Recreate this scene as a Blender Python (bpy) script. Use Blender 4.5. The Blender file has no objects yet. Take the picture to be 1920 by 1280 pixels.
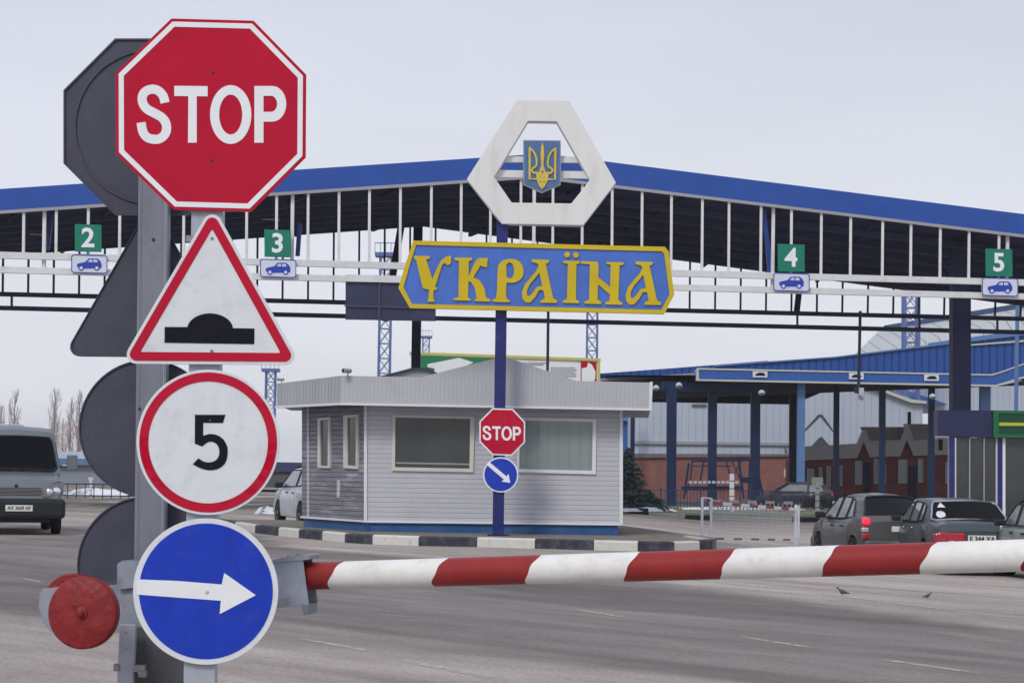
import bpy, math, random
from mathutils import Vector, Matrix
from mathutils.geometry import tessellate_polygon
random.seed(7)
R = math.radians
SC = bpy.context.scene
COL = SC.collection

# ------------------------------------------------------------------ camera
EYE = 1.45
F = 4000.0                    # focal length in photo pixels (photo 1920 wide)
PITCH, ROLL = R(3.45), R(0.75)
cd = bpy.data.cameras.new('camera')
cam = bpy.data.objects.new('camera', cd)
COL.objects.link(cam)
CM = Matrix.Rotation(R(90) + PITCH, 3, 'X') @ Matrix.Rotation(ROLL, 3, 'Z')
cam.location = (0, 0, EYE)
cam.rotation_euler = CM.to_euler()
cd.sensor_width = 36
cd.lens = 36 * F / 1920
cd.clip_start = 0.1
cd.clip_end = 9000
SC.camera = cam

# ------------------------------------------------------------------ sky and sun
SUN_EL, SUN_AZ = R(42), R(205)       # behind the camera, a little to the left, behind the cloud
w = bpy.data.worlds.new('World')
SC.world = w
w.use_nodes = True
nt = w.node_tree
nt.nodes.clear()
o_ = nt.nodes.new('ShaderNodeOutputWorld')
bg = nt.nodes.new('ShaderNodeBackground')
sky = nt.nodes.new('ShaderNodeTexSky')
sky.sky_type = 'NISHITA'
sky.sun_disc = False
sky.sun_elevation = SUN_EL
sky.sun_rotation = SUN_AZ
sky.dust_density = 4
tc = nt.nodes.new('ShaderNodeTexCoord')
sp = nt.nodes.new('ShaderNodeSeparateXYZ')
nt.links.new(tc.outputs['Generated'], sp.inputs[0])
cr = nt.nodes.new('ShaderNodeValToRGB')        # overcast sky, brighter low down
e = cr.color_ramp.elements
e[0].position = 0.0; e[0].color = (0.87, 0.88, 0.94, 1)
e[1].position = 0.9; e[1].color = (0.60, 0.65, 0.80, 1)
x_ = cr.color_ramp.elements.new(0.10); x_.color = (0.825, 0.845, 0.925, 1)
x_ = cr.color_ramp.elements.new(0.22); x_.color = (0.70, 0.74, 0.85, 1)
nt.links.new(sp.outputs['Z'], cr.inputs[0])
ns = nt.nodes.new('ShaderNodeTexNoise')        # soft cloud mottling
ns.inputs['Scale'].default_value = 3.5
ns.inputs['Detail'].default_value = 5
mpx = nt.nodes.new('ShaderNodeMapping')
mpx.inputs['Scale'].default_value = (1, 1, 4)
nt.links.new(tc.outputs['Generated'], mpx.inputs[0])
nt.links.new(mpx.outputs[0], ns.inputs['Vector'])
mr = nt.nodes.new('ShaderNodeMapRange')
mr.inputs[1].default_value = 0.3; mr.inputs[2].default_value = 0.7
mr.inputs[3].default_value = 0.925; mr.inputs[4].default_value = 1.04
nt.links.new(ns.outputs['Fac'], mr.inputs[0])
mul = nt.nodes.new('ShaderNodeVectorMath'); mul.operation = 'SCALE'
nt.links.new(cr.outputs[0], mul.inputs[0]); nt.links.new(mr.outputs[0], mul.inputs['Scale'])
sk = nt.nodes.new('ShaderNodeVectorMath'); sk.operation = 'SCALE'
sk.inputs['Scale'].default_value = 0.10
nt.links.new(sky.outputs[0], sk.inputs[0])
mx = nt.nodes.new('ShaderNodeMix'); mx.data_type = 'RGBA'
mx.inputs['Factor'].default_value = 0.94
nt.links.new(sk.outputs[0], mx.inputs['A']); nt.links.new(mul.outputs[0], mx.inputs['B'])
nt.links.new(mx.outputs['Result'], bg.inputs[0])
bg.inputs[1].default_value = 1.0
nt.links.new(bg.outputs[0], o_.inputs[0])
sd = bpy.data.lights.new('sun', 'SUN')
sd.energy = 1.45
sd.angle = R(16)
sd.color = (1, 0.96, 0.90)
so = bpy.data.objects.new('sun', sd)
COL.objects.link(so)
sdir = Vector((math.sin(SUN_AZ) * math.cos(SUN_EL), math.cos(SUN_AZ) * math.cos(SUN_EL), math.sin(SUN_EL)))
so.rotation_euler = (-sdir).to_track_quat('-Z', 'Y').to_euler()
so.location = (0, -20, 40)
vs = SC.view_settings
vs.view_transform = 'Standard'; vs.look = 'None'; vs.exposure = 0.0; vs.gamma = 1

# ------------------------------------------------------------------ pixel <-> world helpers
C0 = Vector((0, 0, EYE))
def ray(px, py):
    return CM @ Vector(((px - 960) / F, (640 - py) / F, -1))
def at(px, py, Y):
    d = ray(px, py)
    return C0 + d * (Y / d.y)
def ss(t):
    t = max(0.0, min(1.0, t)); return t * t * (3 - 2 * t)
def gz(x, y):
    return -0.42 * ss((x - 2) / 6.5) * ss((y - 18) / 26)
def gnd(px, py, dz=0.0):
    d = ray(px, py)
    t = -EYE / d.z
    for _ in range(40):
        p = C0 + d * t
        t = 0.5 * t + 0.5 * (gz(p.x, p.y) + dz - EYE) / d.z
    return C0 + d * t
class Pl:                                   # a vertical plane in the world
    def __init__(s, p0, u):
        s.p0 = Vector(p0); s.u = Vector((u[0], u[1], 0)).normalized()
        n = Vector((s.u.y, -s.u.x, 0))
        if n.dot(C0 - s.p0) < 0: n = -n
        s.n = n
    def pt(s, px, py, off=0.0):
        d = ray(px, py)
        t = (s.p0 + s.n * off - C0).dot(s.n) / d.dot(s.n)
        return C0 + d * t
def front(Y, ang=0.0, px=960):
    return Pl(at(px, 700, Y), (math.cos(R(ang)), math.sin(R(ang))))
def through(a, b):
    return Pl(a, (b.x - a.x, b.y - a.y))

def zc(k, ox, oy):
    return lambda pts: [(x / k + ox, y / k + oy) for x, y in pts]
Z1 = zc(3.0, 0, 0); Z2 = zc(2.844, 640, 150); Z3 = zc(3.0, 1280, 380); Z4 = zc(3.0, 0, 640)
Z5 = zc(2.526, 480, 620); Z6 = zc(4.922, 860, 180); Z7 = zc(3.0, 0, 960); Z8 = zc(3.0, 0, 380)

def circle(cx, cy, r, n=64, ry=None, a0=0, a1=360):
    ry = ry or r
    full = abs(a1 - a0) >= 360
    m = n if full else n + 1
    return [(cx + r * math.cos(R(a0 + (a1 - a0) * i / n)), cy + ry * math.sin(R(a0 + (a1 - a0) * i / n))) for i in range(m)]
def area(p):
    return 0.5 * sum(p[i][0] * p[(i + 1) % len(p)][1] - p[(i + 1) % len(p)][0] * p[i][1] for i in range(len(p)))
def inset(p, d):                            # convex polygon moved inwards by d
    n = len(p); s = 1 if area(p) > 0 else -1; out = []
    L = []
    for i in range(n):
        a, b = Vector(p[i]), Vector(p[(i + 1) % n])
        t = (b - a).normalized(); nn = Vector((-t.y, t.x)) * s
        L.append((a + nn * d, t))
    for i in range(n):
        (a, t), (b, v) = L[i - 1], L[i]
        k = t.x * v.y - t.y * v.x
        q = ((b.x - a.x) * v.y - (b.y - a.y) * v.x) / k
        out.append(tuple(a + t * q))
    return out
def rounded(p, r, k=6):
    out = []; n = len(p)
    for i in range(n):
        a, b, c = Vector(p[i - 1]), Vector(p[i]), Vector(p[(i + 1) % n])
        u, v = (a - b).normalized(), (c - b).normalized()
        h = u.angle(v) / 2; t = r / math.tan(h)
        s0, s1 = b + u * t, b + v * t
        cen = b + (u + v).normalized() * (r / math.sin(h))
        a0 = math.atan2(s0.y - cen.y, s0.x - cen.x); a1 = math.atan2(s1.y - cen.y, s1.x - cen.x)
        while a1 - a0 > math.pi: a1 -= 2 * math.pi
        while a1 - a0 < -math.pi: a1 += 2 * math.pi
        for j in range(k + 1):
            q = a0 + (a1 - a0) * j / k
            out.append((cen.x + r * math.cos(q), cen.y + r * math.sin(q)))
    return out
def smooth(pts, it=2):                      # Chaikin, ends kept
    for _ in range(it):
        o = [pts[0]]
        for a, b in zip(pts, pts[1:]):
            o += [(a[0] * .75 + b[0] * .25, a[1] * .75 + b[1] * .25), (a[0] * .25 + b[0] * .75, a[1] * .25 + b[1] * .75)]
        o.append(pts[-1]); pts = o
    return pts
def smooth_closed(pts, it=1):
    for _ in range(it):
        o = []
        for i in range(len(pts)):
            a, b = pts[i], pts[(i + 1) % len(pts)]
            o += [(a[0] * .8 + b[0] * .2, a[1] * .8 + b[1] * .2), (a[0] * .2 + b[0] * .8, a[1] * .2 + b[1] * .8)]
        pts = o
    return pts
def ribbon(pts, wd):                        # stroke of width wd along pts -> closed outline
    n = len(pts); P = [Vector(p) for p in pts]; l, r = [], []
    for i in range(n):
        t = (P[min(i + 1, n - 1)] - P[max(i - 1, 0)]).normalized()
        nn = Vector((-t.y, t.x)); k = (wd[min(n - 1, i)] if isinstance(wd, (list, tuple)) else wd) / 2
        l.append(tuple(P[i] + nn * k)); r.append(tuple(P[i] - nn * k))
    return l + r[::-1]

# ------------------------------------------------------------------ materials
MATS = {}
def mat(name, rgb, rough=0.6, metal=0.0, var=0.0, scale=4.0, bump=0.0, bscale=60.0, ribs=None, coat=0.0,
        dirt=None, spec=0.28, emit=None, stretch=(1, 1, 1), detail=5, cior=1.5):
    if name in MATS: return MATS[name]
    m = bpy.data.materials.new(name); m.use_nodes = True
    t = m.node_tree; N = t.nodes; L = t.links
    b = N['Principled BSDF']
    b.inputs['Roughness'].default_value = rough
    b.inputs['Metallic'].default_value = metal
    b.inputs['Specular IOR Level'].default_value = spec
    b.inputs['Coat Weight'].default_value = coat
    b.inputs['Base Color'].default_value = (*rgb, 1)
    if emit:
        b.inputs['Emission Color'].default_value = (*rgb, 1); b.inputs['Emission Strength'].default_value = emit
    tcn = N.new('ShaderNodeTexCoord'); col = None
    mp = N.new('ShaderNodeMapping'); mp.inputs['Scale'].default_value = stretch
    L.new(tcn.outputs['Object'], mp.inputs[0])
    if var > 0 or dirt:
        nz = N.new('ShaderNodeTexNoise'); nz.inputs['Scale'].default_value = scale; nz.inputs['Detail'].default_value = detail
        nz.inputs['Roughness'].default_value = 0.62
        L.new(mp.outputs[0], nz.inputs['Vector'])
        r = N.new('ShaderNodeValToRGB')
        r.color_ramp.elements[0].position = 0.32; r.color_ramp.elements[1].position = 0.68
        lo = [c * (1 - var) for c in rgb]; hi = [min(1, c * (1 + var)) for c in rgb]
        r.color_ramp.elements[0].color = (*lo, 1); r.color_ramp.elements[1].color = (*hi, 1)
        L.new(nz.outputs['Fac'], r.inputs[0]); col = r.outputs[0]
    if dirt:
        dc, amt, dsc = dirt
        n2 = N.new('ShaderNodeTexNoise'); n2.inputs['Scale'].default_value = dsc; n2.inputs['Detail'].default_value = 8
        n2.inputs['Roughness'].default_value = 0.7
        L.new(mp.outputs[0], n2.inputs['Vector'])
        q = N.new('ShaderNodeMapRange'); q.inputs[1].default_value = 0.52; q.inputs[2].default_value = 0.72; q.inputs[4].default_value = amt
        L.new(n2.outputs['Fac'], q.inputs[0])
        mm = N.new('ShaderNodeMix'); mm.data_type = 'RGBA'
        L.new(q.outputs[0], mm.inputs['Factor']); L.new(col, mm.inputs['A']); mm.inputs['B'].default_value = (*dc, 1)
        col = mm.outputs['Result']
    h = None
    if ribs:                                # (axis, pitch, depth, groove share, groove colour factor)
        ax, pitch, depth, share, gf = ribs
        sx = N.new('ShaderNodeSeparateXYZ'); L.new(tcn.outputs['Object'], sx.inputs[0])
        src = sx.outputs[{'X': 0, 'Y': 1, 'Z': 2}[ax]]
        dv = N.new('ShaderNodeMath'); dv.operation = 'DIVIDE'; dv.inputs[1].default_value = pitch; L.new(src, dv.inputs[0])
        fr = N.new('ShaderNodeMath'); fr.operation = 'FRACT'; L.new(dv.outputs[0], fr.inputs[0])
        pp = N.new('ShaderNodeMath'); pp.operation = 'PINGPONG'; pp.inputs[1].default_value = 0.5; L.new(fr.outputs[0], pp.inputs[0])
        mr2 = N.new('ShaderNodeMapRange'); mr2.inputs[1].default_value = 0; mr2.inputs[2].default_value = share
        L.new(pp.outputs[0], mr2.inputs[0]); h = (mr2.outputs[0], depth)
        if gf < 1:
            mm = N.new('ShaderNodeMix'); mm.data_type = 'RGBA'
            L.new(mr2.outputs[0], mm.inputs['Factor']); mm.inputs['A'].default_value = (*[c * gf for c in rgb], 1)
            if col: L.new(col, mm.inputs['B'])
            else: mm.inputs['B'].default_value = (*rgb, 1)
            col = mm.outputs['Result']
    if col: L.new(col, b.inputs['Base Color'])
    nrm = None
    if h:
        bp = N.new('ShaderNodeBump'); bp.inputs['Distance'].default_value = h[1]; bp.inputs['Strength'].default_value = 1
        L.new(h[0], bp.inputs['Height']); nrm = bp.outputs[0]
    if bump > 0:
        n3 = N.new('ShaderNodeTexNoise'); n3.inputs['Scale'].default_value = bscale; n3.inputs['Detail'].default_value = 4
        L.new(tcn.outputs['Object'], n3.inputs['Vector'])
        b2 = N.new('ShaderNodeBump'); b2.inputs['Distance'].default_value = bump; b2.inputs['Strength'].default_value = 1
        L.new(n3.outputs['Fac'], b2.inputs['Height'])
        if nrm: L.new(nrm, b2.inputs['Normal'])
        nrm = b2.outputs[0]
    if nrm:
        L.new(nrm, b.inputs['Normal'])
        if coat > .3: L.new(nrm, b.inputs['Coat Normal'])
    b.inputs['Coat IOR'].default_value = cior
    MATS[name] = m
    return m

M_red = mat('sign red', (0.50, 0.002, 0.030), 0.35, var=0.08, scale=3, bump=0.028, bscale=1.7, coat=0.42, cior=1.5, spec=.02, dirt=((0.40, 0.008, 0.045), .5, 16))
M_white = mat('sign white', (0.72, 0.75, 0.78), 0.42, var=0.04, scale=6, bump=0.0006, bscale=30, dirt=((0.42, 0.41, 0.40), .35, 9))
M_white2 = mat('letter white', (0.84, 0.86, 0.88), 0.4, var=0.03, scale=8)
M_sblue = mat('sign blue', (0.006, 0.040, 0.46), 0.42, var=0.10, scale=7, bump=0.0012, bscale=9, coat=0.15, dirt=((0.05, 0.09, 0.45), .4, 12))
M_black = mat('pictogram black', (0.008, 0.009, 0.014), 0.6, var=0.15, scale=12, spec=.15)
M_back = mat('grey painted back', (0.070, 0.074, 0.105), 0.6, var=0.14, scale=5, bump=0.0004, bscale=40, dirt=((0.10, 0.10, 0.125), .5, 14))
M_post = mat('galvanised post', (0.23, 0.245, 0.29), 0.5, metal=0.25, var=0.12, scale=6, stretch=(1, 1, .25), bump=0.0005, bscale=80, dirt=((0.15, 0.155, 0.18), .6, 9))
M_post2 = mat('pale grey post', (0.42, 0.45, 0.52), 0.5, metal=0.15, var=0.10, scale=6, stretch=(1, 1, .25), dirt=((0.27, 0.28, 0.31), .6, 12))
M_cab = mat('dark housing', (0.085, 0.085, 0.10), 0.7, var=0.25, scale=6, dirt=((0.15, 0.14, 0.13), .6, 8))
M_grey = mat('grey bracket paint', (0.30, 0.325, 0.39), 0.5, metal=0.1, var=0.10, scale=9, bump=0.001, bscale=50, dirt=((0.16, 0.16, 0.17), .7, 11))
M_cw = mat('counterweight red', (0.25, 0.022, 0.024), 0.5, var=0.15, scale=14, bump=0.014, bscale=16, dirt=((0.15, 0.022, 0.024), .7, 25))
M_bred = mat('boom red', (0.29, 0.026, 0.026), 0.45, var=0.10, scale=5, dirt=((0.19, 0.022, 0.022), .6, 12))
M_bwhite = mat('boom white', (0.80, 0.79, 0.76), 0.5, var=0.05, scale=5, dirt=((0.55, 0.53, 0.49), .55, 9))
M_bolt = mat('bolt steel', (0.30, 0.29, 0.28), 0.45, metal=0.7, var=0.2, scale=40)
M_bolt2 = mat('dark bolt', (0.09, 0.07, 0.06), 0.5, metal=0.5)
M_navy = mat('navy pole paint', (0.016, 0.022, 0.15), 0.45, var=0.10, scale=2, coat=0.1, dirt=((0.06, 0.07, 0.2), .4, 4))
M_navyd = mat('dark navy column paint', (0.006, 0.008, 0.038), 0.6, var=0.15, scale=1)
M_fascia = mat('blue fascia cladding', (0.022, 0.080, 0.36), 0.42, var=0.08, scale=.8, coat=0.05, dirt=((0.04, 0.09, 0.38), .5, .7))
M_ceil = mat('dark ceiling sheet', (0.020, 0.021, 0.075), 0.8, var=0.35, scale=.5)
M_girder = mat('white girder paint', (0.70, 0.71, 0.71), 0.5, var=0.05, scale=1, dirt=((0.45, 0.44, 0.43), .45, 1.5))
M_dark = mat('dark girder paint', (0.038, 0.044, 0.095), 0.6, var=0.2, scale=1)
M_green = mat('lane green', (0.010, 0.20, 0.13), 0.45, var=0.06, scale=4)
M_pict = mat('pictogram blue', (0.03, 0.06, 0.42), 0.5)
M_panel = mat('lane panel white', (0.66, 0.70, 0.80), 0.4, var=0.03, scale=4)
M_ublue = mat('name board blue', (0.070, 0.165, 0.56), 0.5, var=0.10, scale=2.2, dirt=((0.08, 0.19, 0.60), .6, 3))
M_uyel = mat('name board yellow', (0.62, 0.46, 0.008), 0.5, var=0.08, scale=2, dirt=((0.5, 0.38, 0.05), .5, 4))
M_uedge = mat('letter edge dark', (0.10, 0.10, 0.05), 0.6)
M_hex = mat('white hexagon panel', (0.76, 0.76, 0.74), 0.5, var=0.03, scale=2, stretch=(1, 1, .2), dirt=((0.50, 0.47, 0.42), .4, 3))
M_shield = mat('shield blue', (0.085, 0.17, 0.36), 0.5, var=0.08, scale=3)
M_gold = mat('trident gold', (0.66, 0.50, 0.07), 0.45, var=0.06, scale=6)
M_edge = mat('shield rim grey', (0.33, 0.34, 0.33), 0.5)
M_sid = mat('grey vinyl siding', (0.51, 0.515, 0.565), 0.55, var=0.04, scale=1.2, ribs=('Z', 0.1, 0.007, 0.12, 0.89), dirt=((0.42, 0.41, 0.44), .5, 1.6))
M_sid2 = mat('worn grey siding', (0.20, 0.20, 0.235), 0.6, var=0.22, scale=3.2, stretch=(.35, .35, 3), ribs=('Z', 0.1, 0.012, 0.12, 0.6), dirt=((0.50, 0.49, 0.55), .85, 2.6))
M_rib = mat('ribbed roof fascia', (0.47, 0.48, 0.51), 0.5, var=0.04, scale=1, ribs=('X', 0.085, 0.004, 0.14, 0.92), dirt=((0.34, 0.33, 0.32), .4, 2))
M_rib2 = mat('ribbed roof fascia side', (0.40, 0.41, 0.44), 0.5, var=0.12, scale=2, stretch=(1, 1, .1), ribs=('Y', 0.16, 0.012, 0.16, 0.7))
M_trim = mat('white trim', (0.72, 0.73, 0.76), 0.5, var=0.04, scale=3)
M_cream = mat('cream frame', (0.60, 0.60, 0.54), 0.5, var=0.05, scale=3)
M_plinth = mat('blue plinth', (0.022, 0.095, 0.26), 0.5, var=0.2, scale=2, dirt=((0.10, 0.12, 0.16), .7, 2))
M_glass = mat('dark window glass', (0.040, 0.046, 0.046), 0.06, spec=0.5, var=0.25, scale=.8)
M_curt = mat('curtained window glass', (0.22, 0.27, 0.27), 0.12, spec=0.7, ribs=('X', 0.22, 0.001, 0.25, 0.9), var=.06, scale=1)
M_cgl = mat('car glass', (0.003, 0.003, 0.005), 0.06, spec=0.10)
M_cgl2 = mat('side window glass', (0.17, 0.18, 0.20), 0.08, spec=0.9, var=.3, scale=2)
M_tyre = mat('tyre rubber', (0.015, 0.015, 0.016), 0.85, var=.2, scale=20)
M_rim = mat('wheel rim', (0.25, 0.25, 0.26), 0.4, metal=.7)
M_plast = mat('black bumper plastic', (0.020, 0.021, 0.023), 0.6, var=.2, scale=5)
M_lampr = mat('red tail lamp', (0.42, 0.015, 0.035), 0.15, spec=.8, var=.3, scale=12)
M_lampon = mat('lit brake lamp', (1.0, 0.03, 0.06), 0.3, emit=0.9)
M_lampw = mat('clear lamp lens', (0.75, 0.76, 0.80), 0.1, metal=.6, var=.3, scale=14)
M_plate = mat('number plate', (0.72, 0.72, 0.70), 0.5, var=.04, scale=8)
M_chrome = mat('chrome', (0.6, 0.6, 0.62), 0.2, metal=1)
M_kw = mat('kerb white paint', (0.62, 0.61, 0.57), 0.75, var=.10, scale=5, dirt=((0.33, 0.31, 0.29), .75, 5), bump=.004, bscale=20)
M_kb = mat('kerb black paint', (0.042, 0.045, 0.062), 0.75, var=.3, scale=5, dirt=((0.16, 0.15, 0.15), .6, 5), bump=.004, bscale=20)
M_conc = mat('island concrete', (0.20, 0.175, 0.15), 0.9, var=.2, scale=2, bump=.004, bscale=30)
M_lattice = mat('lattice blue', (0.12, 0.17, 0.38), 0.5)
M_cblue = mat('customs column blue', (0.006, 0.020, 0.070), 0.5, var=.12, scale=1)
M_cblue2 = mat('pale blue column', (0.11, 0.21, 0.43), 0.5, var=.10, scale=1)
M_corr = mat('blue corrugated sheet', (0.022, 0.085, 0.33), 0.45, var=.06, scale=.6, ribs=('X', .42, .05, .18, .62))
M_cfas = mat('customs fascia blue', (0.035, 0.11, 0.38), 0.45, var=.06, scale=.6)
M_ctrim = mat('cream trim line', (0.55, 0.54, 0.45), 0.5)
M_groof = mat('pale ribbed roof', (0.48, 0.50, 0.50), 0.5, var=.04, scale=.3, ribs=('X', 1.3, .06, .06, .5))
M_gwall = mat('pale grey sheet wall', (0.46, 0.51, 0.60), 0.55, var=.05, scale=.3, ribs=('X', .5, .02, .10, .86), dirt=((0.36, 0.40, 0.46), .4, .3))
M_gband = mat('grey roof band', (0.34, 0.335, 0.36), 0.6, var=.06, scale=.5)
M_groofd = mat('dark grey roof', (0.16, 0.15, 0.155), 0.7, var=.15, scale=.6)
M_brick = mat('red brick', (0.27, 0.115, 0.098), 0.8, var=.16, scale=1.2, ribs=('Z', .22, .01, .10, .72))
M_brickd = mat('dark red brick', (0.20, 0.060, 0.052), 0.8, var=.2, scale=1, ribs=('Z', .22, .01, .10, .72))
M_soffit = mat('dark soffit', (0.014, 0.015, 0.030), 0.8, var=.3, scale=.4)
M_spruce = mat('blue green needles', (0.085, 0.125, 0.115), 0.8, var=.5, scale=2.5)
M_bark = mat('bark', (0.10, 0.08, 0.075), 0.9, var=.3, scale=6)
M_twig = mat('bare twigs', (0.34, 0.30, 0.31), 0.9)
M_bush = mat('reddish twigs', (0.42, 0.29, 0.25), 0.9)
M_bird = mat('pigeon feathers', (0.10, 0.095, 0.10), 0.8, var=.3, scale=30)
M_mark = mat('worn white marking', (0.42, 0.39, 0.35), 0.85, var=.15, scale=5, dirt=((0.30, 0.275, 0.25), 1.0, 5))
M_snow = mat('old snow', (0.78, 0.79, 0.83), 0.8, var=.06, scale=3, bump=.02, bscale=3)
M_kiosk = mat('kiosk navy board', (0.024, 0.028, 0.080), 0.5, var=.08, scale=1)
M_kgreen = mat('kiosk green', (0.010, 0.065, 0.035), 0.5)
M_kyel = mat('kiosk yellow line', (0.45, 0.50, 0.05), 0.5)
M_rust = mat('orange panel', (0.45, 0.10, 0.05), 0.6)

# ------------------------------------------------------------------ mesh helpers
ORG = {}
def T(name, label, cat, loc, group=None):
    o = bpy.data.objects.new(name, None); COL.objects.link(o)
    o.empty_display_size = 0.2
    o.location = loc; o['label'] = label; o['category'] = cat
    if group: o['group'] = group
    ORG[o] = Vector(loc)
    return o
class MB:
    def __init__(s): s.v = []; s.f = []; s.mi = []
    def add(s, vs, fs, mi=0):
        k = len(s.v); s.v += [Vector(v) for v in vs]
        for f in fs: s.f.append([i + k for i in f]); s.mi.append(mi)
        return s
    def trace(s, pl, loops, o0, o1, mi=0):   # prism traced on plane pl, from offset o0 (far) to o1 (near)
        if not isinstance(loops[0][0], (tuple, list)): loops = [loops]
        flat = [p for l in loops for p in l]
        vf = [pl.pt(x, y, 0) for x, y in flat]
        uv = [[Vector((( pl.pt(x, y, 0) - pl.p0).dot(pl.u), (pl.pt(x, y, 0)).z, 0)) for x, y in l] for l in loops]
        tri = tessellate_polygon(uv); n = len(flat)
        vs = [p + pl.n * o1 for p in vf] + [p + pl.n * o0 for p in vf]
        fs = [list(t) for t in tri] + [[i + n for i in t][::-1] for t in tri]
        k = 0
        for l in loops:
            m = len(l)
            for i in range(m):
                a, b = k + i, k + (i + 1) % m
                fs.append([a, b, b + n, a + n])
            k += m
        return s.add(vs, fs, mi)
    def box(s, c, sz, rz=0, mi=0):
        c = Vector(c); M = Matrix.Rotation(rz, 3, 'Z'); h = [q / 2 for q in sz]
        vs = [c + M @ Vector((x * h[0], y * h[1], z * h[2])) for x in (-1, 1) for y in (-1, 1) for z in (-1, 1)]
        return s.add(vs, [[0, 1, 3, 2], [4, 6, 7, 5], [0, 4, 5, 1], [2, 3, 7, 6], [0, 2, 6, 4], [1, 5, 7, 3]], mi)
    def bar(s, p, q, wd, ht=None, up=(0, 0, 1), mi=0):
        p, q = Vector(p), Vector(q); ht = ht or wd; d = (q - p).normalized(); up = Vector(up)
        if abs(d.dot(up)) > .99: up = Vector((0, 1, 0))
        a = d.cross(up).normalized(); b = a.cross(d).normalized()
        vs = [e + a * (i * wd / 2) + b * (j * ht / 2) for e in (p, q) for i, j in ((-1, -1), (1, -1), (1, 1), (-1, 1))]
        return s.add(vs, [[0, 3, 2, 1], [4, 5, 6, 7]] + [[i, (i + 1) % 4, (i + 1) % 4 + 4, i + 4] for i in range(4)], mi)
    def tube(s, p, q, r, r2=None, n=10, mi=0, cap=True):
        p, q = Vector(p), Vector(q); r2 = r if r2 is None else r2; d = (q - p).normalized()
        up = Vector((0, 0, 1)) if abs(d.z) < .9 else Vector((0, 1, 0))
        a = d.cross(up).normalized(); b = a.cross(d)
        vs = [e + (a * math.cos(2 * math.pi * i / n) + b * math.sin(2 * math.pi * i / n)) * k for e, k in ((p, r), (q, r2)) for i in range(n)]
        fs = [[i, (i + 1) % n, (i + 1) % n + n, i + n] for i in range(n)]
        if cap: fs += [list(range(n))[::-1], list(range(n, 2 * n))]
        return s.add(vs, fs, mi)
    def lathe(s, c, axis, prof, n=32, mi=0):  # prof: (radius, along axis)
        c = Vector(c); d = Vector(axis).normalized(); up = Vector((0, 0, 1)) if abs(d.z) < .9 else Vector((0, 1, 0))
        a = d.cross(up).normalized(); b = a.cross(d); m = len(prof)
        vs = [c + d * t + (a * math.cos(2 * math.pi * i / n) + b * math.sin(2 * math.pi * i / n)) * r for r, t in prof for i in range(n)]
        fs = [[k * n + i, k * n + (i + 1) % n, (k + 1) * n + (i + 1) % n, (k + 1) * n + i] for k in range(m - 1) for i in range(n)]
        fs += [list(range(n))[::-1], [(m - 1) * n + i for i in range(n)]]
        return s.add(vs, fs, mi)
    def grid(s, rows, mi=0, flip=False):
        m = len(rows[0]); vs = [p for r in rows for p in r]
        fs = [[i * m + j, i * m + j + 1, (i + 1) * m + j + 1, (i + 1) * m + j] for i in range(len(rows) - 1) for j in range(m - 1)]
        if flip: fs = [f[::-1] for f in fs]
        return s.add(vs, fs, mi)
    def build(s, name, mats, parent=None, smoothed=False, label=None, cat=None, group=None, kind=None, org=None, bevel=0, fix=True):
        import bmesh
        if parent is not None: O = ORG[parent]
        elif org is not None: O = Vector(org)
        else:
            mn = [min(v[i] for v in s.v) for i in range(3)]; mxx = [max(v[i] for v in s.v) for i in range(3)]
            O = Vector(((mn[0] + mxx[0]) / 2, (mn[1] + mxx[1]) / 2, mn[2]))
        me = bpy.data.meshes.new(name)
        me.from_pydata([v - O for v in s.v], [], s.f)
        if not isinstance(mats, (list, tuple)): mats = [mats]
        for m in mats: me.materials.append(m)
        for i, p in enumerate(me.polygons): p.material_index = s.mi[i]
        if fix:
            bm = bmesh.new(); bm.from_mesh(me); bmesh.ops.recalc_face_normals(bm, faces=bm.faces); bm.to_mesh(me); bm.free()
        if smoothed:
            for p in me.polygons: p.use_smooth = True
            try: me.set_sharp_from_angle(angle=R(smoothed if smoothed is not True else 40))
            except Exception: pass
        o = bpy.data.objects.new(name, me); COL.objects.link(o)
        if bevel:
            bv = o.modifiers.new('bevel', 'BEVEL'); bv.width = bevel; bv.segments = 2; bv.limit_method = 'ANGLE'
        if parent is not None: o.parent = parent
        else: o.location = O
        ORG[o] = O
        if label: o['label'] = label
        if cat: o['category'] = cat
        if group: o['group'] = group
        if kind: o['kind'] = kind
        return o
def text_mb(s, pos, u, size, depth=0.004, n=None, bold=0.0, center=True, sx=1.0, up=None):
    """flat lettering standing on direction u, facing n; returns MB"""
    c = bpy.data.curves.new('lettering', 'FONT'); c.body = s; c.size = size; c.extrude = depth / 2; c.offset = bold
    c.resolution_u = 3
    if center: c.align_x = 'CENTER'; c.align_y = 'CENTER'
    o = bpy.data.objects.new('lettering', c); COL.objects.link(o)
    dg = bpy.context.evaluated_depsgraph_get()
    me = bpy.data.meshes.new_from_object(o.evaluated_get(dg))
    u = Vector(u).normalized(); z = Vector(up) if up else Vector((0, 0, 1)); n = Vector(n)
    m = MB(); m.add([Vector(pos) + u * v.co.x * sx + z * v.co.y + n * v.co.z for v in me.vertices], [list(p.vertices) for p in me.polygons])
    bpy.data.objects.remove(o); bpy.data.curves.remove(c); bpy.data.meshes.remove(me)
    return m

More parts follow.
